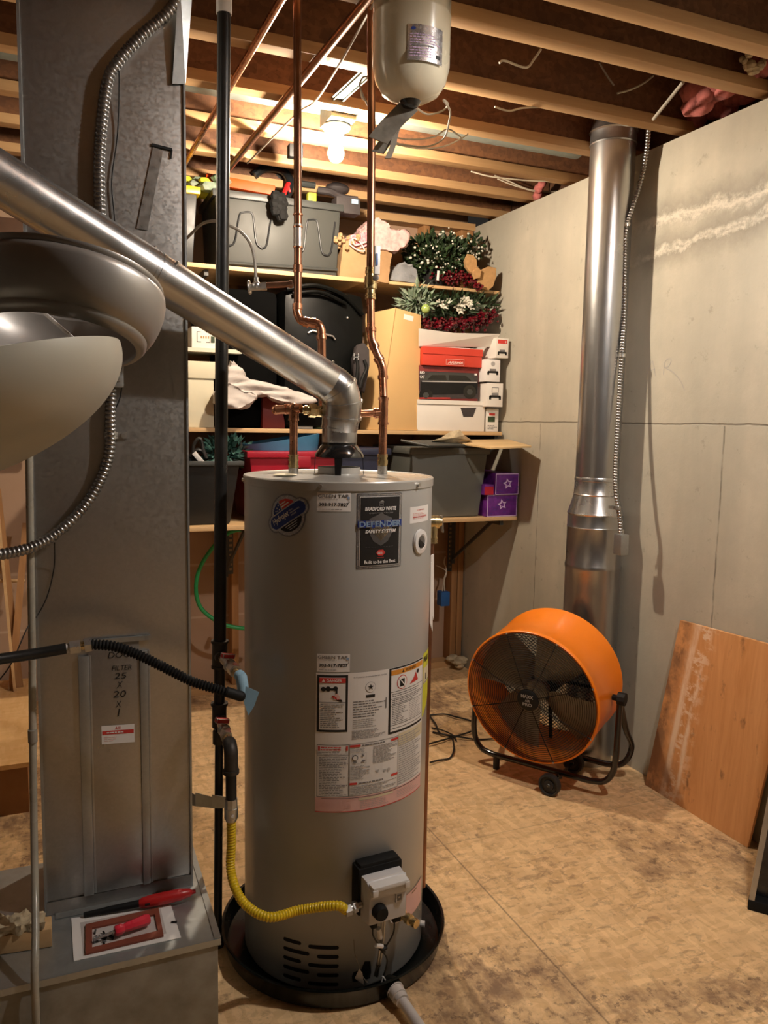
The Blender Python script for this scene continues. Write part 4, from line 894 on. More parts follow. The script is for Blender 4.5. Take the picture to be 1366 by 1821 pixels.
tc = nr(734); tl = pd(640, 736, kN+.01); dl2 = (tl-tc).normalized(); g.tube([tc, tc+dl2*.024], RC*1.2, M['copper'], 16); ring_(g, tc+dl2*.022, dl2, RC*1.38, .003, M['copper']); g.build('tee', cp)
g = MB(); g.tube([tc+dl2*.02, tl+dl2*.03], RC*.95, M['copper'], 16); g.build('side_branch', cp)
KB = lambda y_: kN+(kB-kN)*(734-y_)/(734-560)
g = MB(); g.tube([nr(708), pd(681, 672, kN)], RC*1.05, M['copper'], 18); g.build('upper_length', cp)
g = MB(); g.tube(cr([pd(681, 676, kN), pd(681, 660, kN), pd(678, 648, kN), pd(673, 636, KB(636))], 6), RC*1.15, M['copper'], 18)
for p_, q_ in (((681, 674), (681, 668)), ((676, 642), (672, 635))): g.tube([pd(*p_, KB(p_[1])), pd(*q_, KB(q_[1]))], RC*1.35, M['copper'], 16)
g.build('lower_elbow', cp)
g = MB(); g.tube([pd(676, 642, KB(642)), pd(665, 616, KB(616))], RC*1.03, M['copper'], 18); g.build('slanted_length', cp)
g = MB(); g.tube(cr([pd(667, 620, KB(620)), pd(662, 607, KB(607)), pd(660.5, 596, KB(596)), pd(660, 584, KB(584))], 6), RC*1.15, M['copper'], 18)
for p_, q_ in (((667, 619), (664, 612)), ((660, 590), (660, 583))): g.tube([pd(*p_, KB(p_[1])), pd(*q_, KB(q_[1]))], RC*1.35, M['copper'], 16)
g.build('upper_elbow', cp)
g = MB(); g.tube([pd(660, 586, KB(586)), B(659, 528)], RC*1.03, M['copper'], 18); g.build('middle_length', cp)
g = MB(); g.tube([B(659, 532), B(659, 480)], .0125, M['brass'], 16)
for y_, r_, w_ in ((530, .0155, .003), (524, .0145, .003), (509, .0180, .007), (498, .0165, .010), (484, .0150, .004), (478, .0145, .003)): ring_(g, B(659, y_), up, r_, w_, M['brass'])
bv = g.build('lever_valve', cp)
g = MB(); q = B(668, 495, kB-.02); g.cyl(q-F*.002, q-F*.012+R*.001, .009, M['zinc'], n=10); g.bar(B(669, 497, kB-.028), B(670, 470, kB-.03), .012, .003, M['zinc'], (0, 1, 0)); g.bar(B(670, 488, kB-.03), B(671, 438, kB-.032), .0155, .008, M['white'], (0, 1, 0)); g.bar(B(670.5, 472, kB-.037), B(671, 450, kB-.039), .006, .001, M['blue'], (0, 1, 0)); g.build('lever', bv, bevel=.002)
g = MB(); g.tube([B(659, 482), B(661, 260), B(660, 120), B(660, -70)], RC*1.03, M['copper_d'], 18); g.build('top_length', cp)
# ------------------------------------------------------------------ expansion tank
kE = 2.09
et = thing('expansion_tank', pd(730, 180, kE), 'cream expansion tank hanging from the joists near the top of the photo', 'tank')
ec_ = pd(731, 120, kE); zb = vp_(729, 181, ec_.x, ec_.y).z; bx = V((ec_.x, ec_.y, 0)); r_ = .1015
zt_ = CE-.06
MB().lathe([(.001, zb-.004), (.022, zb-.002), (.05, zb+.006), (.075, zb+.020), (.092, zb+.045), (r_, zb+.085), (r_, zb+.20), (r_+.0012, zb+.202), (r_+.0012, zb+.208), (r_, zb+.21), (r_, zt_-.06), (.085, zt_-.02), (.04, zt_), (.001, zt_)], bx, M['cream'], n=72).build('tank_shell', et)
g = MB(); g.lathe([(.001, zb-.014), (.020, zb-.012), (.027, zb-.004), (.031, zb+.006), (.024, zb+.010)], bx, M['gloss_black'], n=32); g.build('valve_cap', et)
dc = V((O.x-ec_.x, O.y-ec_.y, 0)).normalized(); ac0 = math.atan2(dc.y, dc.x)
u0_, u1_ = .007, .062
vt = vp_(757, 50, ec_.x-0, ec_.y).z+.02; 
la = pd(724, 45, kE-.1).z; lb_ = pd(724, 106, kE-.1).z
pr = Pr(lambda u, v, L: bx+V(((r_+.0008+L)*math.cos(ac0+u/r_), (r_+.0008+L)*math.sin(ac0+u/r_), v)), strip=.006, lift=.0005)
pr.rect(-.010, lb_, .088, la, M['silver'], 1); pr.lines(-.004, lb_+.008, .080, la-.02, 9, M['lilac'], 2, .4); pr.ell(.004, la-.010, .006, .004, M['navy'], 2, 12); pr.rect(.066, lb_+.012, .080, lb_+.02, M['ink'], 3); pr.rect(.002, lb_+.035, .06, lb_+.038, M['print'], 3)
pr.mb.build('foil_label', et, smooth=False)
g = MB(); g.cyl(V((ec_.x, ec_.y, zt_-.005)), V((ec_.x, ec_.y, CE-.002)), .012, M['copper_d']); g.build('top_nipple', et)
# straps and tape under the tank
g = MB()
def ribbon(g, pts, w, wd, t, m):
    P = cr(pts, 6); wd = V(wd)
    for a_, b_ in zip(P, P[1:]): g.slab([a_-wd*w, b_-wd*w, b_+wd*w, a_+wd*w], -F*t, m)
ribbon(g, [pd(727, 190, 2.12), pd(712, 205, 2.12), pd(695, 222, 2.13), pd(672, 250, 2.14)], .019, (R-U*.4).normalized()*1.4, .003, M['tape_grey'])
ribbon(g, [pd(724, 192, 2.13), pd(705, 220, 2.14), pd(690, 245, 2.15), pd(672, 272, 2.16)], .018, (R*.9-U*.2), .003, M['tape_grey'])
ribbon(g, [pd(722, 196, 2.135), pd(706, 230, 2.145), pd(698, 262, 2.15), pd(690, 282, 2.15)], .008, R, .003, M['romex_d'])
solo(g, 'frayed_strap', 'frayed grey plastic strap hanging under the expansion tank onto the copper pipe', 'strap')
def wire(pts, r, m, name, label, cat='cable', n=8): g = MB(); g.tube(cr(pts, 8), r, m, n); return solo(g, name, label, cat)
wire([pd(738, 190, 2.3), pd(760, 203, 2.35), pd(785, 198, 2.35), pd(797, 186, 2.3), pd(789, 178, 2.2), pd(800, 196, 2.3), pd(799, 215, 2.4), pd(790, 245, 2.5), pd(762, 260, 2.55), pd(720, 258, 2.6), pd(698, 252, 2.6)], .0028, M['romex'], 'looped_cable', 'white cable looping behind the black cap of the expansion tank')
wire([pd(696, 243, 2.7), pd(730, 248, 2.7), pd(770, 244, 2.7), pd(795, 230, 2.75), pd(812, 238, 2.8), pd(822, 247, 2.85)], .0030, M['romex'], 'looped_cable', 'pale cable drooping right of the frayed strap')
wire([pd(700, 256, 2.75), pd(745, 264, 2.75), pd(790, 260, 2.8), pd(826, 243, 2.85), pd(832, 238, 2.9)], .0026, M['romex'], 'looped_cable', 'lowest of the pale cables drooping right of the frayed strap')
wire([pd(656, 190, 2.5), pd(646, 170, 2.5), pd(640, 150, 2.5), pd(647, 137, 2.5), pd(658, 137, 2.5)], .0030, M['romex_d'], 'coiled_cable', 'dark cable curl left of the expansion tank')
wire([pd(641, 158, 2.5), pd(645, 175, 2.5), pd(662, 185, 2.5)], .0024, M['romex'], 'coiled_cable', 'pale cable curl left of the expansion tank')
# pipes and cable running under the joists
wire([pz_(520, -35, 2.628), pz_(500, 0, 2.628), pz_(335, 280, 2.628), V((pz_(335, 280, 2.628).x, 4.15, 2.628))], .0118, M['copper'], 'joist_copper_pipe', 'bright copper pipe running away under the joists, left one', 'pipe', 14)
wire([pz_(672, -35, 2.624), pz_(652, 0, 2.624), pz_(415, 290, 2.624), V((pz_(415, 290, 2.624).x, 4.15, 2.624))], .0135, M['copper_d'], 'joist_copper_pipe', 'dark tarnished pipe running away under the joists, right one', 'pipe', 14)
wire([pz_(668, 0, 2.625), pz_(640, 50, 2.63), pz_(600, 120, 2.615), pz_(560, 180, 2.63), pz_(525, 205, 2.62), pz_(440, 290, 2.63)], .0038, M['romex_d'], 'thin_cable', 'thin pale cable following the dark pipe under the joists')
g = MB(); yc_ = 3.21; g.tube([V((LX+.05, yc_, 2.79)), V((WX-.02, yc_, 2.79))], .072, M['bare_steel'], 32); ro = solo(g, 'round_joist_duct', 'dull galvanised round duct lying between joists beside the bulb', 'duct')
g = MB(); a_, b_ = pz_(600, 176, 2.66), pz_(652, 128, 2.66); g.bar(a_, b_, .05, .004, M['bare_steel']); g.bar(a_+V((.02, 0, -.004)), b_+V((.02, 0, -.004)), .004, .008, M['bare_steel']); g.bar(a_-V((.015, 0, .004)), b_-V((.015, 0, .004)), .004, .008, M['bare_steel']); solo(g, 'sheet_metal_strip', 'bright ribbed sheet metal strip between joists left of expansion tank', 'metal strip')
q = pz_(525, 262, 2.63); solo(MB().box((q.x-.03, q.y-.02, q.z-.045), (q.x+.03, q.y+.02, q.z+.008), M['black']), 'black_wall_box', 'small dark box on a joist left of the bulb', 'electrical box', bevel=.004)
for i, (pts, l) in enumerate([([(888, 112), (898, 108), (935, 120), (950, 105), (962, 88)], 'pale cable stub curving over the joist web above the tall duct, left'),
    ([(1066, 112), (1080, 135), (1092, 152)], 'thin cable stub above the tall duct, middle'), ([(1098, 166), (1120, 160), (1145, 148), (1162, 135)], 'pale cable pair stub above the tall duct, right'),
    ([(880, 190), (905, 197), (930, 192), (968, 190)], 'pale cable on the joist web right of the expansion tank'), ([(880, 312), (905, 322), (945, 338), (1000, 342)], 'upper white cable bundled near the sixth joist by the concrete'),
    ([(885, 318), (915, 330), (960, 342), (990, 340)], 'lower white cable bundled near the sixth joist by the concrete'), ([(838, 305), (880, 315), (960, 322), (1027, 320)], 'thin white cable stretched to the concrete wall corner')]):
    yv = [2.19, 2.56, 2.56, 2.62, 3.60, 3.61, 3.35][i]
    wire([py_(a_, b_, yv-.012) for a_, b_ in pts], .0035, M['romex'] if i != 1 else M['romex_d'], 'joist_cable', l)
# ------------------------------------------------------------------ glass bowl fixture, near left
lf = thing('bowl_light_fixture', pd(-125, 640, .86), 'brushed nickel light fixture with a big frosted glass bowl, cut off at left', 'light fixture')
rc = pd(108, 530, 1.0); ax = (V((0, 0, 1))+R*.0+F*.28).normalized()
g = MB(); g.lathe([(.118, .018), (.120, .022), (.124, .021), (.1245, .017), (.122, .014), (.1265, .011), (.1275, .003), (.1262, -.010), (.1225, -.024), (.117, -.037), (.110, -.047), (.1075, -.0485), (.107, -.053), (.103, -.0575), (.098, -.0605), (.095, -.0600), (.0940, -.057), (.098, -.050), (.108, -.038), (.116, -.020), (.121, -.002), (.118, .018)], rc, M['nickel'], ax, 96); g.build('metal_ring', lf, ang=50)
bc = pd(-146, 700, .86); ba = (U*.96+R*(-.28)-F*.17).normalized(); Rb = .2190; dep = .106
prof = [(.001, -dep)]+[(Rb*math.sin(t), -dep*math.cos(t)**1.0) for t in [PI/2*i/24 for i in range(1, 25)]]+[(Rb-.004, .001)]+[((Rb-.005)*math.sin(t), -(dep-.005)*math.cos(t)) for t in [PI/2*i/24 for i in range(24, 0, -1)]]+[(.001, -(dep-.005))]
g = MB(); g.lathe(prof, bc, M['frost'], ba, 96); g.build('glass_bowl', lf, ang=60)
for (x0, y0, x1, y1) in ((68, 547, 135, 606), (-60, 560, -150, 640)):
    g = MB(); g.tube([pd(x0, y0, .98), pd(x1, y1, .90)], .0022, M['white'], 8); g.build('support_rod', lf)
st_ = V((bc.x, bc.y, 0)); g = MB(); g.tube([bc-ba*(dep-.01), V((bc.x, bc.y, bc.z+.2)), V((bc.x, bc.y, JB+.05))], .006, M['nickel'], 10); g.tube([V((bc.x, bc.y, bc.z+.16)), rc-R*.11+up*.0], .006, M['nickel'], 10); g.build('stem', lf)
# ------------------------------------------------------------------ shelves on the back wall
WB = WY-.09       # stud faces
def shelf(name, x0, x1, yf, z, th, m, label, brs, track=None):
    t = thing(name, ((x0+x1)/2, (yf+WB)/2, z-th), label, 'shelf')
    MB().box((x0, yf, z-th), (x1, WB-.002, z), m).build('board', t, bevel=.002)
    for xb in brs:
        g = MB(); y0, y1 = WB-.004, yf+.03
        g.box((xb-.010, y1, z-th-.028), (xb+.010, y0, z-th-.001), M['tote_l']); g.bar((xb, y0-.01, z-th-.30), (xb, y1+.10, z-th-.02), .018, .010, M['tote_l'], (1, 0, 0)); g.box((xb-.012, y0-.016, z-th-.33), (xb+.012, y0, z-th), M['tote_l'])
        g.build('bracket', t)
    return t
ZT = 2.198; YS = 3.80
shelf('top_shelf', 0.20, 1.475, YS, ZT, .020, M['shelfw'], 'upper pine shelf under the big grey tote, left board', (.70,))
shelf('top_shelf', 1.485, 2.30, YS+.07, ZT+.012, .016, M['shelfw'], 'upper shelf board holding the white-flowered bush, right end', ())
shelf('middle_shelf', 0.20, 2.305, YS, 1.445, .020, M['shelfw'], 'long pine shelf at mid height holding the cartons', (2.285,))
YB = 3.62; ZB = py_(430, 935, YB).z
shelf('bottom_shelf', 0.20, 2.305, YB, ZB, .020, M['shelfw'], 'lowest shelf board carrying the bins and tubs', (.86, 2.23))
q = py_(405, 615, YS)
g = MB(); g.box((.30, YS+.0, 1.797), (.86, WB-.01, 1.815), M['shelfp']); solo(g, 'small_white_shelf', 'short white shelf board above the cream file box at left', 'shelf')
for xa, l in ((.875, 'perforated shelf track on the stud left of the water heater'), (2.20, 'perforated shelf track on the wall right of the water heater')):
    g = MB(); z0 = .66 if xa < 1 else .60
    g.box((xa, WB-.012, z0), (xa+.026, WB-.0005, .95), M['tote_l'])
    for i in range(12): g.box((xa+.006, WB-.0125, z0+.02+i*.026), (xa+.010, WB-.012, z0+.032+i*.026), M['card_d']); g.box((xa+.016, WB-.0125, z0+.02+i*.026), (xa+.020, WB-.012, z0+.032+i*.026), M['card_d'])
    solo(g, 'shelf_track', l, 'shelf track')
def X(a, b, y): return py_(a, b, y)
def tote(name, x0, x1, y0, y1, z0, z1, m, ml, label, taper=.035, lid=True, rim=.014):
    t = thing(name, ((x0+x1)/2, (y0+y1)/2, z0), label, 'storage bin')
    g = MB(); k = taper; zz = z1-(.03 if lid else 0)
    g.hexa([(x0+k, y0+k, z0), (x1-k, y0+k, z0), (x1-k, y1-k, z0), (x0+k, y1-k, z0), (x0, y0, zz), (x1, y0, zz), (x1, y1, zz), (x0, y1, zz)], m)
    if not lid: g.f.pop(len(g.f)-5); g.m.pop()   # open top
    g.build('bin_body', t, bevel=.012)
    g = MB()
    if lid: g.box((x0-rim, y0-rim, z1-.035), (x1+rim, y1+rim, z1), ml); g.build('bin_lid', t, bevel=.008)
    else:
        for a, b in (((x0-rim, y0-rim, zz-.02), (x1+rim, y0+.004, zz)), ((x0-rim, y1-.004, zz-.02), (x1+rim, y1+rim, zz)), ((x0-rim, y0, zz-.02), (x0+.004, y1, zz)), ((x1-.004, y0, zz-.02), (x1+rim, y1, zz))): g.box(a, b, ml)
        g.build('rim', t, bevel=.003)
    return t
# big grey tote
x0, x1 = X(383, 420, YS+.03).x, X(606, 430, YS+.03).x
zt = X(500, 350, YS+.03).z; zb = ZT+.001
tt = tote('storage_tote', x0, x1, YS+.035, WB-.02, zb, zt, M['tote'], M['tote_l'], 'large grey lidded tote with wavy ribs on the upper shelf', .012)
g = MB()
for cs in ([(386, 425), (395, 437), (408, 437), (418, 428), (425, 385), (432, 378), (446, 378), (451, 390), (456, 430), (466, 442)], [(466, 442), (474, 436), (480, 400), (486, 372)], [(536, 448), (541, 440), (546, 396), (552, 391), (562, 392), (566, 404), (572, 446), (580, 454), (586, 452), (590, 440), (596, 395)]):
    g.tube(cr([py_(a, b, YS+.038) for a, b in cs], 4), .0045, M['tote_b'], 8)
g.tube([py_(386, 466, YS+.036), py_(600, 480, YS+.036)], .008, M['tote_l'], 6)
g.build('wavy_rib', tt)
tote('storage_tote', X(262, 400, YS+.08).x, X(356, 400, YS+.08).x-.012, YS+.08, WB-.03, zb, X(345, 332, YS+.08).z, M['tote_b'], M['yellow'], 'black tote with yellow lid at the left end of the upper shelf', .02)
# things on the grey tote
zl = zt
def onlid(a, b, y): return X(a, b, y)
M['orange_bar'] = pm('deep_orange_plastic', (.85, .10, .004), .5)
g = MB(); a_, b_ = X(366, 309, 3.98), X(488, 338, 3.92); a_.z = zl+.075; b_.z = zl+.042; g.bar(a_, b_, .07, .046, M['orange_bar']); solo(g, 'orange_tray', 'long flat orange bar lying on the grey tote lid', 'tool', bevel=.004)
g = MB()
for i in range(26):
    c = V((random.uniform(.62, .80), random.uniform(3.90, 4.08), zl+random.uniform(.02, .085))); g.sph(c, random.uniform(.02, .045), M['yellow_t'] if i % 3 else M['leaf2'], 8, (1.3, 1, .6))
solo(g, 'yellow_green_rag', 'crumpled yellow-green rag on the left end of the grey tote', 'rag')
g = MB(); g.tube(cr([X(452, 312, 4.0), X(470, 300, 4.0), X(500, 302, 3.98), X(515, 320, 3.95), X(512, 345, 3.9), X(497, 355, 3.86)]), .020, M['tote_b'], 10); g.tube(cr([X(455, 318, 4.05), X(490, 312, 4.05), X(530, 325, 4.0), X(560, 330, 4.0)]), .016, M['tote_l'], 10)
solo(g, 'black_power_tool', 'dark curved tool lying on the grey tote lid', 'tool')
g = MB(); c = X(492, 368, 3.80); random.seed(3)
for i in range(26):
    a = random.uniform(0, 2*PI); g.sph(c+V((math.cos(a)*.03*random.random()+.0, -.006-random.random()*.02, random.uniform(-.05, .045))), random.uniform(.018, .030), M['black'], 8)
solo(g, 'black_glove', 'black furry glove hanging over the front of the grey tote', 'glove')
g = MB(); g.bar(X(513, 325, 3.82), X(503, 350, 3.80), .022, .012, M['red']); g.bar(X(512, 328, 3.815), X(516, 342, 3.81), .016, .010, M['red']); solo(g, 'red_clamp', 'red clamp above the black glove on the grey tote', 'clamp', bevel=.003)
c = X(554, 341, 3.86); solo(MB().box((c.x-.022, c.y-.02, zl+.001), (c.x+.020, c.y+.02, zl+.042), M['yellow_t']), 'yellow_tape_measure', 'small yellow block on the grey tote lid', 'tape measure', bevel=.005)
g = MB(); g.tube(cr([X(566, 338, 3.95), X(590, 342, 3.92), X(610, 352, 3.88), X(636, 356, 3.86)]), .018, M['bagfab'], 10); g.sph(X(600, 336, 4.0), .05, M['bagfab'], 12, (1.3, 1, .6)); solo(g, 'dark_hose_bundle', 'dark grey hose bundle at the right end of the grey tote lid', 'hose')
g = MB(); c = X(622, 366, 3.87); g.box((c.x-.08, c.y-.03, c.z-.045), (c.x+.045, c.y+.05, c.z+.03), M['bagfab']); g.box((c.x-.005, c.y-.034, c.z+.0), (c.x+.035, c.y-.028, c.z+.028), M['blue_t']); solo(g, 'charcoal_tool_case', 'dark tool case with a pale blue patch overhanging the grey tote', 'case', bevel=.012)
# paper bag with pink plastic bag
kb = thing('paper_bag', X(660, 470, 3.95), 'brown paper grocery bag on the upper shelf, stuffed with a pink bag', 'bag')
def hull(g, pts_front, y0, y1, m, jit=.0, n=3):
    """solid from a sighted outline on y0, slightly smaller on y1"""
    P0 = [X(a, b, y0) for a, b in pts_front]; c = sum(P0, V((0, 0, 0)))/len(P0)
    rs = []
    for k in range(n+1):
        t = k/n; sck = .82+.18*math.sin(PI*(.25+.75*t) if t < .5 else PI*(.25+.75*t)); y = y0+(y1-y0)*t
        rs.append([V((c.x+(p.x-c.x)*sck+random.uniform(-jit, jit), y, max(c.z+(p.z-c.z)*sck+random.uniform(-jit, jit), p.z if p.z < c.z and abs(p.z-min(q.z for q in P0)) < .01 else -9))) for p in P0])
    return g.rings(rs, m, True)
random.seed(11)
g = MB(); x0, x1 = X(603, 490, 3.86).x, X(690, 490, 3.86).x+.005; zf = ZT+.001; z1_ = X(650, 430, 3.86).z
g.hexa([(x0, 3.86, zf), (x1, 3.86, zf), (x1, 4.10, zf), (x0+.02, 4.10, zf), (x0+.01, 3.83, z1_-.01), (x1+.03, 3.88, z1_+.02), (x1+.02, 4.12, z1_+.02), (x0+.03, 4.10, z1_)], M['kraft']); g.build('bag_body', kb, ang=50, crumple=(4, .006, 14))
g = MB(); hull(g, [(618, 432), (622, 420), (650, 412), (652, 396), (668, 386), (690, 392), (700, 410), (716, 406), (732, 418), (730, 432), (712, 446), (680, 445), (650, 442)], 3.85, 4.08, M['pinkbag'], .006, 5); g.build('pink_plastic_bag', kb, ang=60, crumple=(2, .014, 26))
g = MB(); hull(g, [(619, 434), (624, 418), (655, 412), (656, 438), (640, 444)], 3.835, 3.95, M['pinkred'], .004, 3); g.tube(cr([X(621, 434, 3.82), X(635, 444, 3.82), X(648, 446, 3.82), X(640, 430, 3.82), X(628, 424, 3.82), X(632, 436, 3.82), X(652, 430, 3.82)]), .004, M['cloth_w'], 6); g.build('swirl_gift_bag', kb, ang=70)
g = MB()
for i in range(30): c = V((random.uniform(x0-.03, x0+.10), 3.85+random.uniform(-.03, .06), z1_-.03+random.uniform(-.02, .05))); g.sph(c, .014, M['kraft'], 6)
solo(g, 'pine_cone_cluster', 'small brown dried cluster at the left edge of the paper bag', 'decoration')
random.seed(5); g = MB(); hull(g, [(690, 500), (694, 486), (708, 474), (722, 466), (736, 474), (744, 490), (745, 503)], 3.90, 4.08, M['greybag'], .008, 4); solo(g, 'grey_plastic_bag', 'crumpled grey plastic bag between the paper bag and white-flowered bush', 'bag', ang=50, crumple=(2, .012, 26))
# leaves
def leaves(g, c, ext, n, m, size, flat=.5, seed=1):
    rnd = random.Random(seed)
    for i in range(n):
        while True:
            p = V((rnd.uniform(-1, 1), rnd.uniform(-1, 1), rnd.uniform(-1, 1)))
            if .25 < p.length < 1: break
        q = V(c)+V((p.x*ext[0], p.y*ext[1], p.z*ext[2])); d = (p+V((rnd.uniform(-.5, .5), rnd.uniform(-.5, .5), rnd.uniform(-.2, .7)))).normalized(); sd = d.orthogonal().normalized(); sd = (Matrix.Rotation(rnd.uniform(0, 6), 3, d) @ sd)
        L = size*rnd.uniform(.7, 1.3); w = L*flat*.5; nn = d.cross(sd)*w*.3
        g.add([q, q+d*L*.5+sd*w+nn, q+d*L, q+d*L*.5-sd*w+nn, q+d*L*.45-nn*.4], [(0, 1, 2, 4), (0, 4, 2, 3)], m)
    return g
c = X(783, 458, 4.0); bush = thing('flowering_bush', (c.x, c.y, ZT+.013), 'dark green artificial bush with tiny white flowers on the upper shelf', 'plant')
ex = (X(850, 458, 4.0).x-X(722, 458, 4.0).x)/2
g = MB(); leaves(g, (c.x-.01, 4.0, c.z-.005), (ex*.92, .13, .125), 1500, M['leaf'], .034, .6, 2); leaves(g, (X(838, 440, 4.0).x+.02, 4.0, X(838, 440, 4.0).z), (.05, .06, .07), 120, M['leaf'], .03, .6, 4); g.build('foliage', bush, smooth=False)
g = MB(); rnd = random.Random(9)
for i in range(110):
    a, b = rnd.uniform(0, 2*PI), rnd.uniform(.3, 1); g.sph((c.x+math.cos(a)*ex*.95*b, 3.99-.13*rnd.uniform(.2, 1), c.z+math.sin(a)*.125*b), rnd.uniform(.004, .0085), M['flower'], 6)
for i in range(14): q = X(832+rnd.uniform(0, 28), 428+rnd.uniform(0, 34), 3.94); g.sph(q, .0075, M['flower'], 6)
fo = g.build('white_flowers', bush); fo['kind'] = 'stuff'
g = MB(); g.lathe([(.001, 0), (.065, 0), (.085, .09), (.001, .088)], (c.x-.03, 4.0, ZT+.0135), M['black'], n=24); g.build('pot', bush)
g = MB(); q = X(779, 490, 3.86); g.slab([q+V((-.008, 0, -.025)), q+V((.006, 0, -.025)), q+V((.008, 0, .025)), q+V((-.004, 0, .025))], (0, .001, 0), M['paper']); g.build('price_tag', bush, smooth=False)
# burgundy berries and burlap bow hanging over the shelf end
def berries(g, pts, n, r, spread, seed, m=None):
    rnd = random.Random(seed); P = cr(pts, 8)
    for i in range(n):
        p = P[rnd.randrange(len(P))]; g.sph(p+V((rnd.gauss(0, spread), rnd.gauss(0, spread*.8), rnd.gauss(0, spread*.7))), r*rnd.uniform(.7, 1.2), m or M['berry'], 6)
    return g
g = MB(); berries(g, [X(785, 495, 3.90), X(815, 492, 3.90), X(845, 498, 3.88)], 330, .0075, .022, 21); berries(g, [X(842, 500, 3.86), X(852, 512, 3.84)], 50, .0075, .012, 22)
g.tube(cr([X(783, 497, 3.9), X(815, 495, 3.9), X(846, 502, 3.88)]), .006, M['leaf'], 6); o = solo(g, 'berry_wreath', 'burgundy berry wreath on the shelf below the white-flowered bush', 'wreath'); 
g = MB()
def petal(g, cs, y0, y1, m): hull(g, cs, y0, y1, m, .003, 3)
petal(g, [(828, 462), (832, 452), (842, 452), (848, 462), (850, 480), (846, 490), (836, 484), (829, 474)], 3.84, 3.87, M['burlap']); petal(g, [(850, 492), (856, 480), (870, 474), (884, 476), (883, 492), (878, 510), (868, 518), (856, 514), (850, 504)], 3.84, 3.87, M['burlap']); petal(g, [(843, 482), (850, 474), (857, 480), (854, 494), (846, 496)], 3.82, 3.86, M['burlap']); petal(g, [(858, 498), (864, 512), (874, 505), (868, 494)], 3.85, 3.87, M['burlap'])
solo(g, 'burlap_bow', 'tan burlap bow at the right end of the upper shelf by the concrete', 'bow', ang=60)
# garland row over the open carton
zc = X(800, 612, 3.86).z
gl = thing('holiday_garland', X(800, 560, 3.95), 'frosted evergreen garland with white poinsettias above the open carton', 'garland')
g = MB()
for (a, b, ex_, ez, n, sd) in ((742, 540, .09, .055, 170, 1), (770, 545, .10, .045, 150, 2), (808, 545, .12, .040, 200, 3), (850, 545, .09, .045, 170, 4), (735, 530, .05, .05, 60, 5)):
    q = X(a, b, 3.92); leaves(g, q, (ex_, .08, ez), n, M['leaf2'] if sd in (1, 5) else M['leaf'], .065, .22, sd)
for a, b, c_, d_ in ((728, 524, 712, 512), (740, 530, 725, 512), (750, 538, 733, 516), (765, 552, 752, 566), (860, 556, 878, 548), (830, 560, 868, 540), (800, 560, 815, 575)):
    p0, p1 = X(a, b, 3.90), X(c_, d_, 3.86); d = (p1-p0); sd_ = V((d.z, 0, -d.x))*.18
    g.slab([p0, p0+d*.5+sd_, p1, p0+d*.5-sd_], (0, .002, 0), M['leaf2'])
g.build('evergreen_sprigs', gl, smooth=False)['kind'] = 'stuff'
g = MB()
for a, b, r_ in ((782, 540, .018), (790, 545, .016), (797, 536, .015), (815, 545, .022), (822, 540, .020), (832, 538, .022), (818, 552, .018), (845, 540, .018), (776, 538, .014), (826, 533, .018), (838, 545, .016)):
    c = X(a, b, 3.85)
    for k in range(6):
        t = 2*PI*k/6+a; d = V((math.cos(t), -.35, math.sin(t)*.8)); sd_ = V((-math.sin(t), 0, math.cos(t)))*r_*.4
        g.slab([c, c+d*r_*.8+sd_, c+d*r_*1.7, c+d*r_*.8-sd_], (0, .0015, 0), M['flower'])
g.build('white_poinsettia', gl, smooth=False)
g = MB(); q = X(757, 549, 3.83); g.sph(q, .0235, M['apple'], 24); g.cyl(q+V((0, 0, .021)), q+V((0, 0, .030)), .005, M['silver'], n=8); solo(g, 'green_ball_ornament', 'shiny light green ball ornament at the left of the garland', 'ornament')
g = MB(); berries(g, [X(755, 572, 3.9), X(790, 577, 3.88), X(830, 574, 3.88), X(870, 568, 3.88)], 420, .009, .022, 31); berries(g, [X(855, 562, 3.86), X(878, 560, 3.86)], 110, .0095, .018, 32)
for a, b in ((783, 580), (800, 582), (826, 576), (849, 586), (805, 577), (760, 580), (840, 570), (872, 572)): g.sph(X(a, b, 3.83), .0125, M['berry'], 12)
g.tube(cr([X(752, 575, 3.92), X(800, 580, 3.9), X(876, 565, 3.88)]), .008, M['leaf'], 6)
solo(g, 'red_berry_garland', 'glossy dark red berry garland lying in the open white carton', 'garland')
# stack of cartons (from the bottom)
def carton(name, px0, px1, y0, y1, z0, z1, m, label, cat='box', **k):
    x0, x1 = X(px0, 640, y0).x, X(px1, 640, y0).x
    t = thing(name, ((x0+x1)/2, (y0+y1)/2, z0), label, cat); MB().box((x0, y0, z0), (x1, y1, z1), m).build('carton_body', t, bevel=.002)
    return t, x0, x1, z0, z1
zm = 1.4455
def zY(b, y, a=800): return X(a, b, y).z
t, a0, a1, b0, b1 = carton('bankers_box', 744, 865, YS+.02, 4.14, zm, zY(712, YS+.02), M['whitecard'], 'white cardboard file box with cut-out handle on the middle shelf')
f = YS+.02
g = MB(); q = [X(819, 725, f), X(847, 725, f), X(841, 741, f), X(824, 741, f)]; g.slab([(p.x, f-.002, p.z) for p in q], (0, .003, 0), M['bagfab']); g.build('handle_hole', t)
g = MB(); g.box((a0-.002, f-.006, b1-.022), (a1+.002, f, b1-.0005), M['whitecard']); g.build('lid_edge', t)
z2_ = zY(652, YS+.03); t, c0, c1, d0, d1 = carton('toy_car_box', 746, 852, YS+.03, 4.10, b1+.001, z2_, M['dredbox'], 'dark red box picturing a black toy car, under the bright red box')
f = YS+.03; pr = Pr(lambda u, v, L: V((u, f-L, v)), lift=.0008)
def PQ(*pts): return [(X(a, b, f).x, X(a, b, f).z) for a, b in pts]
pr.poly(PQ((746, 660), (850, 664), (850, 709), (746, 709)), M['bagfab'], 1)
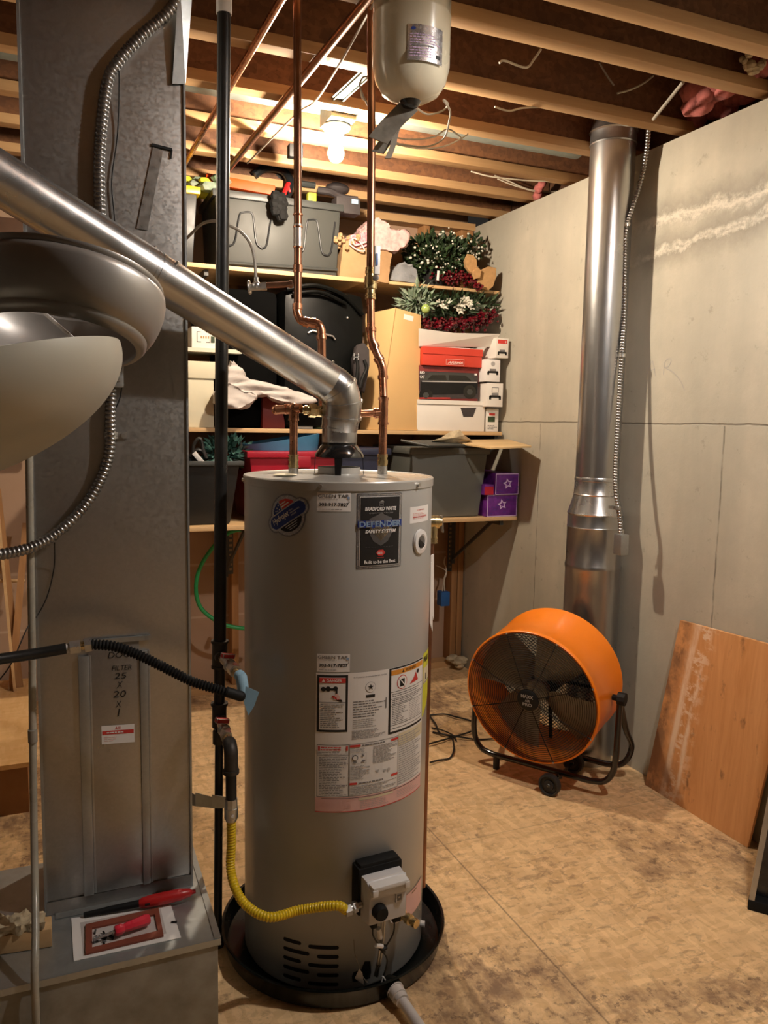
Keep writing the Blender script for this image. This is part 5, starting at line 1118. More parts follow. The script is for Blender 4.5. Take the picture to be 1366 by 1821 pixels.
pr.poly(PQ((750, 676), (764, 663), (835, 664), (846, 680)), M['tote'], 2); pr.poly(PQ((748, 678), (850, 680), (848, 700), (748, 702)), M['black'], 3)
pr.poly(PQ((760, 675), (768, 667), (792, 667), (794, 676)), M['gloss_black'], 3); pr.poly(PQ((798, 676), (798, 667), (828, 668), (838, 677)), M['gloss_black'], 3)
for a, b in ((835, 697), (757, 703)):
    q = X(a, b, f); pr.ell(q.x, q.z, .040, .036, M['gloss_black'], 4, 20); pr.ell(q.x, q.z, .018, .016, M['tote'], 5, 12)
pr.poly(PQ((750, 677), (848, 679), (848, 681), (750, 679)), M['print_l'], 5); pr.poly(PQ((746, 707), (800, 707), (800, 709), (746, 709)), M['redink'], 5)
q = X(745, 663, f); pr.text('RED', q.x+.004, q.z-.005, .028, .014, M['paper'], 6, bold=.03); pr.text('CAT', q.x+.004, q.z-.027, .028, .014, M['paper'], 6, bold=.03); q = X(846, 665, f); pr.rect(q.x-.01, q.z-.008, q.x+.006, q.z+.002, M['paper'], 6)
pr.mb.build('box_picture', t, smooth=False)
zr = zY(619, YS+.02); t, c0, c1, d0, d1 = carton('red_shoe_box', 752, 857, YS+.01, 4.08, z2_+.001, zr, M['redbox'], 'bright red lidded box with a small pale logo, below the white flap')
g = MB(); g.box((c0-.006, YS+.06, d0), (c0, 4.05, d1), M['dredbox']); g.box((c0-.003, YS+.006, d1-.036), (c1+.003, YS+.011, d1+.0005), M['redbox']); g.build('lid_lip', t)
f2 = YS+.006; pr = Pr(lambda u, v, L: V((u, f2-L, v)), lift=.0008); q = X(794, 645, f2); pr.frame(q.x-.002, q.z-.010, q.x+.106, q.z+.020, .0016, M['pinkp'], 1); pr.text('ARRMA', q.x+.006, q.z-.004, .092, .013, M['pinkp'], 1, shear=.4, bold=.05); pr.mb.build('logo', t, smooth=False)
# open white carton with flap toward the room
oc = thing('open_carton', ((c0+c1)/2, 3.97, zr), 'flat open white carton with a big front flap, holding the red berry garland', 'box')
g = MB(); g.box((c0-.01, YS+.03, zr+.0015), (c1+.02, 4.16, zr+.006), M['whitecard']); g.box((c0-.01, 4.155, zr+.006), (c1+.02, 4.16, zr+.10), M['whitecard']); g.build('tray', oc)
fl_ = [X(745, 584, 3.80), X(806, 592, 3.79), X(890, 594, 3.77), X(872, 617, 3.82), X(745, 616, 3.83)]
g = MB(); g.add([p for p in fl_]+[p+V((0, .003, 0)) for p in fl_], [(0, 1, 2, 3, 4), (9, 8, 7, 6, 5)]+[(i, (i+1) % 5, 5+(i+1) % 5, 5+i) for i in range(5)], M['whitecard']); g.build('flap', oc, smooth=False)
# model car boxes at the right
for i, (xa, ya, xb, yb, lab, colr) in enumerate([(865, 727, 887, 762, 'lowest small white model box by the concrete, with green and red print', 'x'), (866, 682, 895, 723, 'white model box with black vehicle picture, second up in the stack by the concrete', 'n'),
        (863, 640, 890, 678, 'grey-white model box with a round mark, third up in the stack by the concrete', 'n'), (882, 602, 905, 636, 'topmost white model box with red header in the stack by the concrete', 'r')]):
    y0 = (YS+.02, 3.77, 3.77, 3.755)[i]; p0, p1 = X(xa, yb, y0), X(xb, ya, y0)
    t = thing('model_box', ((p0.x+p1.x)/2, y0+.1, p0.z), lab, 'box', 'model car boxes by the concrete wall')
    z0 = zm if i == 0 else p0.z
    MB().box((p0.x, y0, z0), (min(p1.x, WX-.004), y0+.26, p1.z), M['whitecard'] if i != 2 else M['paper']).build('carton_body', t, bevel=.001)
    pr = Pr(lambda u, v, L: V((u, y0-L, v)), lift=.0006); w = p1.x-p0.x; h = p1.z-z0; x_ = p0.x
    if i == 3: pr.rect(x_+w*.12, z0+h*.72, x_+w*.88, z0+h*.92, M['redink'], 1); pr.text('4', x_+w*.68, z0+h*.75, None, h*.12, M['paper'], 2)
    if i == 0: pr.rect(x_+w*.1, z0+h*.42, x_+w*.7, z0+h*.66, M['leaf'], 1); pr.rect(x_+w*.2, z0+h*.70, x_+w*.7, z0+h*.80, M['redink'], 1); pr.lines(x_+w*.1, z0+h*.08, x_+w*.9, z0+h*.3, 3, M['print'], 1, .4)
    else:
        yv = z0+h*(.22 if i == 3 else .38); pr.rect(x_+w*.15, yv, x_+w*.85, yv+h*.10, M['ink'], 1); pr.rect(x_+w*.12, yv-h*.08, x_+w*.26, yv+h*.06, M['ink'], 1); pr.rect(x_+w*.74, yv-h*.08, x_+w*.88, yv+h*.06, M['ink'], 1); pr.rect(x_+w*.28, yv+h*.10, x_+w*.72, yv+h*.20, M['print'], 1)
        if i == 2: pr.ell(x_+w*.5, z0+h*.80, w*.14, w*.14, M['print_l'], 1); 
        if i == 1: pr.frame(x_+w*.28, z0+h*.60, x_+w*.72, z0+h*.82, .003, M['print'], 1)
    pr.mb.build('box_print', t, smooth=False)
    solo_y = y0
g = MB(); g.box((a1+.003, YS+.10, zm), (WX-.10, 4.12, zm+.30), M['bagfab']); solo(g, 'black_carton', 'black carton in shade behind the model boxes', 'box')
# tall cardboard box standing corner-on
B0, B1, B2 = X(672, 764, YS+.01), X(745, 766, YS+.02), X(640, 762, 3.93)
z0 = zm+.0005; T0, T1, T2 = X(703, 547, YS+.02), X(749, 560, YS+.05), X(650, 558, 4.02)
B3 = B1+B2-B0; T3 = T1+T2-T0
fx = [V((p.x, p.y, z0)) for p in (B0, B1, B3, B2)]; tp = [T0, T1, T3, T2]
cb = thing('cardboard_box', fx[0], 'tall plain brown cardboard box standing corner-on beside the black bag', 'box')
for v in fx+tp: v.y = min(v.y, WB-.02)
g = MB(); g.hexa(fx+tp, M['card']); g.build('carton_body', cb, bevel=.003)
g = MB(); g.tube([fx[0]+V((0, -.002, 0)), T0+V((0, -.002, 0))], .003, M['card'], 6); g.build('corner_fold', cb)
n_ = (fx[1]-fx[0]).cross(T0-fx[0]).normalized(); n_ = n_ if n_.y < 0 else -n_
u_ = (T1-T0).normalized(); v_ = (T0-fx[0]).normalized(); s0 = T0+u_*.06-v_*.045
g = MB(); g.slab([s0, s0+u_*.06, s0+u_*.06+v_*.026, s0+v_*.026], n_*.0012, M['paper']); g.build('shipping_label', cb)
# black travel bag and backpack
bb = thing('black_travel_bag', X(575, 600, 3.85), 'glossy black hard travel case filling the shelf behind the flue pipe', 'luggage')
g = MB(); x0, x1 = X(503, 600, 3.80).x, X(652, 600, 3.80).x; zt_ = X(560, 512, 3.80).z
g.box((x0, 3.80, zm+.001), (x1, 4.12, zt_-.0), M['bagblack']); g.build('case_front', bb, bevel=.07)
g = MB(); g.box((x0-.30, 3.86, zm+.001), (x0-.004, 4.12, zt_-.02), M['void']); g.build('shaded_gap_block', bb, bevel=.04)  # block kept near-black so the shaded gap left of the case reads dark
g = MB(); g.tube(cr([X(510, 515, 3.80), X(560, 508, 3.79), X(610, 525, 3.79), X(645, 560, 3.80)]), .012, M['bagblack'], 8); g.tube(cr([X(520, 522, 3.79), X(570, 520, 3.78), X(615, 540, 3.78)]), .010, M['bagblack'], 8); g.build('piping', bb)
g = MB(); g.tube([X(548, 592, 3.79), X(556, 588, 3.785), X(592, 598, 3.785), X(596, 604, 3.79)], .005, M['silver'], 8); g.build('latch', bb)
g = MB(); g.sph(X(618, 565, 3.797), .006, M['silver'], 10); g.build('rivet', bb)
random.seed(8)
bp = thing('charcoal_backpack', X(645, 650, 3.74), 'dark charcoal backpack with straps beside the tall cardboard box', 'backpack')
g = MB(); hull(g, [(632, 690), (630, 640), (636, 614), (648, 608), (657, 620), (658, 650), (650, 700)], 3.74, 3.80, M['bagfab'], .004, 4); g.build('pack_body', bp, ang=60)
g = MB(); g.tube(cr([X(634, 632, 3.735), X(636, 655, 3.73), X(632, 690, 3.73)]), .009, M['black'], 8); g.tube(cr([X(648, 640, 3.735), X(652, 655, 3.73), X(645, 672, 3.73), X(640, 690, 3.73)]), .009, M['black'], 8); g.build('strap', bp)
g = MB(); a, b = X(629, 630, 3.725), X(638, 636, 3.725); g.box((a.x, 3.724, b.z), (b.x, 3.729, b.z+.004), M['silver']); g.box((a.x, 3.724, b.z-.012), (a.x+.004, 3.729, a.z+.006), M['silver']); g.box((b.x-.004, 3.724, b.z-.012), (b.x, 3.729, a.z+.006), M['silver']); g.build('buckle', bp)
# left end of the middle shelf
def B4(name, pa, pb, y0, y1, m, label, z0=None, **k):
    p0, p1 = X(pa[0], pb[1], y0), X(pb[0], pa[1], y0); t = thing(name, ((p0.x+p1.x)/2, y0, z0 or p0.z), label, 'box')
    MB().box((p0.x, y0, z0 or p0.z), (p1.x, y1, p1.z), m).build('carton_body', t, bevel=.003); return t, p0, p1
t, p0, p1 = B4('file_box', (296, 672), (380, 760), YS+.03, 4.10, M['creambox'], 'cream file box with lid on the middle shelf beside the duct', zm)
z_ = p1.z; MB().box((p0.x-.008, YS+.022, z_-.005), (p1.x+.010, 4.11, X(350, 642, YS+.02).z), M['creambox']).build('box_lid', t, bevel=.003)
t, p0, p1 = B4('small_white_box', (341, 584), (400, 614), YS+.02, 4.0, M['whitecard'], 'small cream box with black line logo on the short white shelf', 1.8155)
pr = Pr(lambda u, v, L: V((u, YS+.02-L, v)), lift=.0008); q0, q1 = X(350, 612, YS+.02), X(374, 588, YS+.02)
for xx in (q0.x, q1.x-.003): pr.rect(xx, q0.z+.01, xx+.003, q1.z-.01, M['ink'], 1)
pr.rect(q0.x, q1.z-.01, q0.x+.02, q1.z-.007, M['ink'], 1); pr.rect(q1.x-.02, q1.z-.01, q1.x, q1.z-.007, M['ink'], 1); pr.rect(q0.x, q0.z+.01, q0.x+.02, q0.z+.013, M['ink'], 1); pr.rect(q1.x-.02, q0.z+.01, q1.x, q0.z+.013, M['ink'], 1)
for k in range(4): pr.rect(q0.x+.018+k*.011, q0.z+.028, q0.x+.024+k*.011, q1.z-.026, M['kraft'], 1)
q = X(378, 606, YS+.02); pr.rect(q.x-.008, q.z-.01, q.x+.01, q.z+.02, M['leaf'], 1); pr.mb.build('logo', t, smooth=False)
# folded white cloth bundle
random.seed(14)
def fold(g, pts, r0, r1, m, sq=.55, n=14):
    P = cr(pts, 6); rs = []; L = len(P)
    for i, p in enumerate(P):
        d = (P[min(i+1, L-1)]-P[max(i-1, 0)]).normalized(); yv = V((0, 1, 0)); w = d.cross(yv).normalized(); t = i/(L-1); r = (r0+(r1-r0)*t)*(min(1, .55+3*t)*min(1, .55+3*(1-t)))
        rs.append([p+w*(math.cos(a)*r*sq*(1+.10*math.sin(3*a+i*.4)))+yv*(math.sin(a)*r) for a in [2*PI*k/n for k in range(n)]])
    return g.rings(rs, m, True)
def lump(g, pts, y0, y1, m, n=5): random.seed(14); return hull(g, pts, y0, y1, m, .004, n)
g = MB(); lump(g, [(404, 652), (412, 640), (426, 650), (442, 672), (470, 680), (505, 686), (532, 696), (560, 704), (566, 714), (540, 716), (528, 722), (505, 714), (470, 704), (440, 706), (412, 700), (398, 685)], 3.725, 3.85, M['cloth_w'], 6)
lump(g, [(381, 700), (396, 690), (408, 678), (430, 690), (462, 700), (458, 712), (440, 724), (420, 728), (396, 724), (384, 714)], 3.71, 3.83, M['cloth_w'], 6)
solo(g, 'white_cloth_bundle', 'crumpled white cloth bundle on the shelf behind the flue pipe', 'cloth', ang=80, crumple=(3, .016, (5, 12, 32)))
g = MB(); p0, p1 = X(440, 706, 3.98), X(470, 640, 3.98); g.box((p0.x, 3.98, zm+.001), (X(500, 700, 3.98).x, 4.14, X(470, 655, 3.98).z), M['black']); solo(g, 'black_case', 'black case in deep shade behind the white cloth bundle', 'case', bevel=.01)
t, p0, p1 = B4('dark_red_box', (467, 705), (507, 765), YS+.03, 4.05, M['dredbox'], 'dark red box under the white cloth on the middle shelf', zm)
t, p0, p1 = B4('white_note_box', (525, 705), (557, 762), YS+.03, 3.95, M['whitecard'], 'white box with handwritten date behind the brass union', zm)
pr = Pr(lambda u, v, L: V((u, YS+.03-L, v)), lift=.0008); q = X(528, 722, YS+.03); pr.text('07/6/19', q.x, q.z, .060, .028, M['ink'], 1, rot=.15, shear=.3); q = X(533, 752, YS+.03); pr.text('70', q.x+.01, q.z-.01, .045, .020, M['ink'], 1, rot=-.2, shear=.3); pr.rect(q.x-.01, q.z+.03, q.x+.05, q.z+.033, M['ink'], 1); pr.mb.build('handwriting', t, smooth=False)
g = MB(); c = X(570, 750, 3.83); g.lathe([(.001, 0), (.036, 0), (.036, .035), (.001, .035)], (c.x, 3.87, zm+.001), M['leaf'], n=24); g.lathe([(.001, .035), (.037, .035), (.037, .13), (.028, .14), (.001, .142)], (c.x, 3.87, zm+.001), M['creambox'], n=24); solo(g, 'beige_canister', 'beige canister partly hidden behind the brass union and flue elbow', 'can')
# bottom shelf
zb_ = ZB+.001
bn = tote('black_bin', X(300, 870, YB+.03).x, X(428, 870, YB+.03).x, YB+.03, 4.12, zb_, X(380, 820, YB+.03).z, M['tote_b'], M['tote_l'], 'open black bin on the lowest shelf beside the duct', .04, False)
zz = X(380, 820, YB+.03).z
g = MB(); q = X(350, 812, 3.72); g.bar((q.x-.01, 3.74, zz+.035), (q.x+.035, 3.73, zz-.02), .035, .02, M['white']); solo(g, 'white_plastic_handle', 'small white plastic piece poking out of the black bin', 'tool', bevel=.003)
g = MB(); q = X(402, 812, 3.76); leaves(g, (q.x+.02, 3.82, zz+.03), (.10, .08, .06), 220, pm('teal_netting', (.05, .13, .11), .4), .05, .5, 12); solo(g, 'teal_netting', 'teal green netting heaped in the black bin', 'netting', smooth=False)['kind'] = 'stuff'
g = MB(); g.tube(cr([X(342, 815, 3.76), X(345, 790, 3.76), X(356, 780, 3.76), X(362, 800, 3.76), X(368, 815, 3.76)]), .008, M['wire'], 8); g.tube(cr([X(338, 812, 3.82), X(352, 800, 3.82), X(372, 812, 3.82)]), .010, M['wire'], 8); solo(g, 'black_cord_coil', 'black cord coil standing out of the black bin', 'cord')
rt_ = thing('red_tub', X(520, 838, 3.72), 'dark red plastic tub on the lowest shelf behind the water heater', 'storage bin')
p0, p1 = X(443, 803, YB+.04), X(600, 803, YB+.04)
g = MB(); g.hexa([(p0.x+.04, YB+.08, zb_+.001), (p1.x-.04, YB+.08, zb_+.001), (p1.x-.04, 4.12, zb_+.001), (p0.x+.04, 4.12, zb_+.001), (p0.x, YB+.04, p0.z), (p1.x, YB+.04, p0.z), (p1.x, 4.16, p0.z), (p0.x, 4.16, p0.z)], M['redtub']); g.build('tub_body', rt_, bevel=.01)
g = MB(); g.box((p0.x-.012, YB+.028, p0.z-.028), (p1.x+.012, YB+.045, p0.z), M['redtub']); q0 = X(517, 812, YB+.02); g.box((q0.x, YB+.018, p0.z-.075), (q0.x+.10, YB+.032, p0.z-.02), M['redtub']); g.build('tub_rim', rt_, bevel=.004)
bt = thing('blue_tub', X(500, 800, 3.82), 'blue plastic basin nested in the dark red tub', 'storage bin')
pts = [(443, 802), (446, 796), (470, 797), (505, 795), (530, 790), (550, 780), (557, 770), (557, 803)]
c = X(500, 800, 3.84); z0 = p0.z+.001
g = MB(); n = 40; ri = []; ro_ = []; rb = []
for k in range(n):
    t = 2*PI*k/n; xx = c.x-.005+.205*math.cos(t); yy = 3.85+.125*math.sin(t); hz = .030+.055*max(0, (math.cos(t)*.6+.45))
    ro_.append(V((xx, yy, z0+hz))); ri.append(V((c.x-.005+.199*math.cos(t), 3.85+.119*math.sin(t), z0+hz))); rb.append(V((c.x+.19*math.cos(t), 3.85+.112*math.sin(t), z0-.0)))
g.rings([[V((p.x, p.y, z0+.004)) for p in rb], ri, ro_, rb], M['bluetub'], True); g.build('tub_body', bt)
tote('navy_bin', X(606, 830, YB+.04).x, X(690, 830, YB+.04).x, YB+.04, 4.12, zb_+.001, X(660, 797, YB+.04).z, M['navytub'], M['navytub'], 'navy blue bin behind the right copper pipe on the lowest shelf', .03)
ft = YB+.02; zt3 = X(800, 796, ft).z
gt = tote('storage_tote', X(735, 850, ft).x-.01, X(862, 850, ft).x+.015, ft, 4.14, zb_+.001, zt3, M['tote2'], M['tote2'], 'grey tote on the lowest shelf with a barcode sticker', .028, True, .010)
pr = Pr(lambda u, v, L: V((u, ft+.018-L, v)), lift=.001); q0, q1 = X(811, 868, ft), X(828, 838, ft); w, h = q1.x-q0.x, q1.z-q0.z; pr.rect(q0.x, q0.z, q1.x, q1.z, M['print_l'], 1); pr.rect(q0.x+.004, q0.z+h*.84, q1.x-.004, q0.z+h*.93, M['dsilver'], 2); pr.rect(q0.x+.004, q0.z+.006, q0.x+w*.42, q0.z+h*.26, M['print'], 2); pr.rect(q0.x+w*.5, q0.z+.006, q1.x-.004, q0.z+h*.26, M['print'], 2); pr.lines(q0.x+.006, q0.z+h*.34, q1.x-.004, q0.z+h*.76, 5, M['dsilver'], 2, .3)
pr.mb.build('barcode_sticker', gt, smooth=False)
# wood panel, tray lid, crumpled paper under the middle shelf front
P_ = [py_(786, 786, 3.79), py_(874, 799, 3.40), py_(945, 796, 3.42), py_(902, 784, 3.78)]
P_[0].z = max(P_[0].z, zt3+.004); P_[3].z = max(P_[3].z, zt3+.004)
g = MB(); g.slab(P_, (0, 0, .010), M['panelw']); solo(g, 'thin_wood_panel', 'thin light wood panel sticking out over the grey tote toward the room', 'board', bevel=.001)
g = MB(); q = [py_(713, 783, 3.60), py_(762, 793, 3.52), py_(826, 792, 3.56), py_(800, 782, 3.75)]; g.slab(q, (0, 0, -.008), M['tote']); g.tube([q[0], q[1], q[2]], .006, M['tote'], 8); solo(g, 'grey_bin_lid', 'loose grey plastic lid under the middle shelf edge beside the wood panel', 'lid')
random.seed(4); g = MB(); c = py_(805, 782, 3.66)
pts = [(768, 784), (785, 778), (800, 768), (818, 764), (826, 774), (838, 782), (830, 786), (805, 788), (790, 786)]
A0 = [py_(a, b, 3.62+random.uniform(-.02, .02)) for a, b in pts]; ctr = py_(806, 779, 3.60)
g.add(A0+[ctr], [(i, (i+1) % 9, 9) for i in range(9)], M['foam']); B0 = [py_(a, b, 3.74+random.uniform(-.02, .02)) for a, b in pts]; g.add(B0, [tuple(range(9))], M['foam']); g.add(A0+B0, [(i, (i+1) % 9, 9+(i+1) % 9, 9+i) for i in range(9)], M['foam'])
solo(g, 'crumpled_paper', 'crumpled tan paper lying on the thin wood panel', 'paper', smooth=False)
# purple boxes
def star_box(pa, pb, y0, y1, z0, label, sx, sy, group=None):
    p0, p1 = X(pa[0], pb[1], y0), X(pb[0], pa[1], y0); t = thing('purple_box', ((p0.x+p1.x)/2, y0, z0), label, 'box')
    MB().box((p0.x, y0, z0), (p1.x, y1, p1.z), M['purple']).build('carton_body', t, bevel=.001)
    pr = Pr(lambda u, v, L: V((u, y0-L, v)), lift=.0008); pr.frame(p0.x, z0, p1.x, p1.z, .004, M['lilac'], 1); q = X(sx, sy, y0)
    pr.star(q.x, q.z, .030, M['lilac'], 2, .5, .2); pr.star(q.x, q.z, .016, M['purple'], 3, .5, .2)
    rnd = random.Random(int(sy))
    for i in range(16): u, v = rnd.uniform(p0.x+.01, p1.x-.01), rnd.uniform(z0+.01, p1.z-.01); pr.rect(u, v, u+rnd.uniform(.008, .03), v+.0012, M['navy'], 1)
    pr.mb.build('box_print', t, smooth=False); return t, p1.z
t, zt4 = star_box((866, 879), (920, 916), YB+.01, 4.02, zb_+.001, 'lower purple box with a star, at the right end of the lowest shelf', 893, 897)
t, _ = star_box((881, 842), (923, 875), YB+.0, 4.00, zt4+.001, 'upper purple box with a star, stacked at the right end of the lowest shelf', 903, 860)
p0 = X(862, 878, YB+.0); g = MB(); g.box((p0.x, YB+.005, zt4+.001), (X(880, 870, YB).x-.002, 3.95, X(870, 862, YB).z), M['purple']); g.box((p0.x+.002, YB+.003, zt4+.001), (X(880, 870, YB).x-.006, YB+.005, X(870, 862, YB).z-.01), M['redtub']); solo(g, 'magenta_box', 'small magenta box squeezed left of the upper purple box', 'box')
# ------------------------------------------------------------------ tall round duct by the concrete wall
KX, KY = 2.193, 2.817
rd = thing('round_vent_duct', (KX, KY, 0), 'tall shiny round metal duct standing against the concrete wall', 'duct')
kz_ = lambda y_, x_=1062: vp_(x_, y_, KX, KY).z
kb = V((KX, KY, 0))
zA, zB, zC, zD, zE_ = kz_(236, 1088), kz_(852), kz_(882), kz_(912), kz_(1000)
MB().lathe([(.092, zB), (.092, zA+.0)], kb, M['stack'], n=72).build('upper_section', rd)
g = MB(); g.lathe([(.0935, zA-.055), (.096, zA-.05), (.0935, zA-.045), (.0935, zA-.006), (.099, zA), (.096, zA+.006), (.080, zA+.06), (.080, CE-.002)], kb, M['stack'], n=64); g.build('top_collar', rd)
g = MB(); g.lathe([(.093, zB+.01), (.0955, zB+.004), (.0955, zB-.006), (.094, zB-.008), (.096, zC+.012), (.099, zC+.008), (.0965, zC+.004), (.117, zD+.008), (.1205, zD), (.118, zD-.006)], kb, M['galv'], n=64); g.build('reducer', rd)
g = MB(); g.lathe([(.118, zD-.004), (.118, kz_(934)), (.1205, kz_(936)), (.1185, kz_(938)), (.1185, zE_), (.121, zE_-.004), (.1215, zE_-.02), (.119, zE_-.028), (.119, kz_(1040)), (.119, kz_(1150))], kb, M['stack'], n=72); g.build('wide_section', rd)
MB().lathe([(.117, .001), (.117, kz_(1012)), (.1165, kz_(1010))], kb, M['stack'], n=72).build('lower_section', rd)
# armoured cable down its right side
cxr = lambda a, b, d=0: px_(a, b, 2.262+d)
def cv(a, b, dep=3.40): return pd(a, b, dep)
ce = thing('armored_cable', cv(1105, 700), 'grey ribbed metal conduit running down beside the tall round duct to a box', 'conduit')
g = MB(); g.tube([pz_(1215, 146, 2.66), pz_(1162, 212, 2.635)], .006, M['romex_d'], 10); g.build('bare_run', ce)
g = MB(); ribbed(g, [cv(1161, 205, 3.20), cv(1154, 232, 3.20), cv(1150, 270, 3.22), cv(1140, 320, 3.25), cv(1124, 372, 3.25), cv(1113, 410, 3.26), cv(1111, 480, 3.28), cv(1110, 560, 3.30), cv(1106, 630, 3.30), cv(1100, 740, 3.30), cv(1095, 830, 3.28), cv(1096, 880, 3.26), cv(1103, 925, 3.27), cv(1104, 950, 3.27)], .0105, .0028, .0120, M['armor'], 10); g.build('ribbed_run', ce)
for a, b, dp in ((1115, 400, 3.26), (1107, 632, 3.30), (1098, 903, 3.265)):
    q = cv(a, b, dp); g = MB(); g.cyl(q-up*.007, q+up*.007, .0145, M['zinc'], n=12); g.bar(q, q+V((-.02, .03, 0)), .003, .014, M['zinc']); g.build('conduit_strap', ce)
q = cv(1104, 968, 3.28); g = MB(); g.box((q.x-.018, q.y-.024, q.z-.043), (q.x+.022, q.y+.024, q.z+.043), M['duct_b']); jb = solo(g, 'junction_box', 'small steel box at the bottom of the conduit beside the round duct', 'electrical box', bevel=.004)
g = MB(); g.cyl(V((q.x-.002, q.y, q.z+.043)), V((q.x-.002, q.y, q.z+.062)), .012, M['zinc'], n=12); g.build('connector', jb)

# ------------------------------------------------------------------ drum fan
c = V((1.757, 2.611, .398)); RF, LF, HD, TI = .285, .276, .994, .144
n = V((-math.sin(HD)*math.cos(TI), -math.cos(HD)*math.cos(TI), -math.sin(TI))); s_ = V((math.cos(HD), -math.sin(HD), 0)); u_ = s_.cross(n)*-1
if u_.z < 0: u_ = -u_
fan = thing('drum_fan', (c.x+.13, c.y+.05, 0), 'large orange drum fan on a black wheeled tube stand by the concrete wall', 'fan')
def Fp(a, b, d): return c+s_*a+u_*b+n*d
nb = -n
g = MB(); g.lathe([(RF-.012, -.002), (RF-.004, -.006), (RF, 0), (RF, .01), (RF-.004, .016), (RF-.004, LF-.016), (RF, LF-.01), (RF, LF), (RF-.006, LF+.004), (RF-.012, LF)], c, M['orange'], nb, 96)
g.lathe([(RF-.012, LF), (RF-.007, LF-.012), (RF-.007, .012), (RF-.012, -.002)], c, M['orange'], nb, 96); g.build('drum_shroud', fan)
def ringt(g, r, rt, d, m, seg=72, n_=5):
    rs = []
    for i in range(seg):
        t = 2*PI*i/seg; rad = s_*math.cos(t)+u_*math.sin(t); cc = c+rad*r+n*d
        rs.append([cc+(rad*math.cos(p)+n*math.sin(p))*rt for p in [2*PI*k/n_ for k in range(n_)]])
    return g.rings(rs, m, False, True)
g = MB(); dome = lambda r: .004+.020*(1-(r/RF)**2)
for i in range(27): r = .045+i*.0088; ringt(g, r, .0012, dome(r), M['black'])
for k in range(8):
    t = math.radians(20+45*k); P = []
    for j in range(7): r = .03+(RF-.012-.03)*j/6; P.append(c+(s_*math.cos(t)+u_*math.sin(t))*r+n*(dome(r)-.002))
    g.tube(P, .0019, M['black'], 6)
gf = g.build('front_grille', fan)
g = MB(); g.lathe([(.001, -.030), (.038, -.029), (.045, -.024), (.045, -.018)], c, M['black'], nb, 32); bd = g.build('badge', gf)
pr = Pr(lambda u, v, L: c+s_*u+u_*v+n*(.0305+L), lift=.0004); pr.mb = MB(); pr.text('MAXX', -.026, .010, .052, .015, M['print_l'], 1, bold=.03); pr.text('AIR', -.010, -.006, .022, .011, M['print_l'], 1, bold=.03); pr.text('PRO', -.020, -.024, .040, .014, M['print_l'], 1, bold=.03); pr.mb.build('badge_lettering', bd, smooth=False)
for k in range(8):
    t = math.radians(20+45*k); p = c+(s_*math.cos(t)+u_*math.sin(t))*(RF-.008)+n*.003
    g = MB(); g.sph(p, .0052, M['zinc'], 8); g.build('grille_bolt', gf)
g = MB(); q = .0125
k = -22
while k <= 22:
    off = k*q*1.0; h = math.sqrt(max(0, (RF-.008)**2-off*off))
    for sg in (1, -1):
        d1 = (s_*.80+u_*.60*sg); d2 = (s_*-.60*sg+u_*.80) if sg == 1 else (s_*.60+u_*.80)
        g.cyl(c+n*(-LF+.006)+d2*off-d1*h, c+n*(-LF+.006)+d2*off+d1*h, .0014, M['black'], n=4, caps=False)
    k += 1
g.build('rear_mesh', fan)
g = MB(); g.cyl(Fp(0, 0, -.225), Fp(0, 0, -.10), .055, M['black'], n=32); 
for t in (0, PI/2, PI, 3*PI/2): g.bar(Fp(.05*math.cos(t), .05*math.sin(t), -.20), Fp((RF-.01)*math.cos(t), (RF-.01)*math.sin(t), -.20), .012, .012, M['black'])
g.build('motor', fan)
g = MB(); g.cyl(Fp(0, 0, -.11), Fp(0, 0, -.065), .045, M['fanblade'], n=24); hb = g.build('blade_hub', fan)
for k in range(4):
    t0 = math.radians(-38+90*k); rows = []
    for i in range(7):
        f_ = i/6; r = .035+(.262-.035)*f_; row = []
        hw = (.10+.30*f_**.6)/2*1.9
        hw = (.040+.085*f_**.8)/r if r > .06 else .70
        for j in range(6):
            t = t0+(j/5-.5)*2*min(hw, .85)+.18*f_; dz = -.105+(j/5-.5)*.075*(1-.25*f_)+.01*math.sin(PI*j/5)
            row.append(c+(s_*math.cos(t)+u_*math.sin(t))*r+n*dz)
        rows.append(row)
    g = MB(); vs = [p for r_ in rows for p in r_]; fs = [(a*6+b, a*6+b+1, a*6+b+7, a*6+b+6) for a in range(6) for b in range(5)]
    g.add(vs, fs, M['fanblade']); vs2 = [p-n*.002 for p in vs]; g.add(vs2, [f[::-1] for f in fs], M['fanblade']); g.build('blade', fan)
sh_ = V((s_.x, s_.y, 0)); nh = V((-math.sin(HD), -math.cos(HD), 0)); cg = V((c.x, c.y, 0))
def G(a, d, z): return cg+s_*a+nh*d+V((0, 0, z))
pv = c-n*.15; pz0 = pv.z; pd0 = (V((pv.x, pv.y, 0))-cg).dot(nh)
SW = RF+.030
def utube(name, d, z, w=SW):
    P = [G(w, pd0, pz0-.005), G(w, (pd0+d)/2, (pz0+z)/2+.03), G(w, d, z+.11), G(w-.012, d, z+.05), G(w-.045, d, z+.012), G(w-.10, d, z)]
    Q = [V(p) for p in P]; Q2 = [p-s_*2*((p-cg).dot(s_)) for p in P][::-1]
    g = MB(); g.tube(cr(P, 6)+cr(Q2, 6), .0125, M['gloss_black'], 12); return g.build(name, fan)
utube('front_stand_tube', -.13, .060); utube('rear_stand_tube', -.34, .055)
for sg in (1, -1):
    g = MB(); p = pv+s_*sg*(RF); g.cyl(p, p+s_*sg*.03, .012, M['black']); g.tube([p+s_*sg*.022, p+s_*sg*.052], .026, M['black'], 10); g.build('pivot_knob', fan)
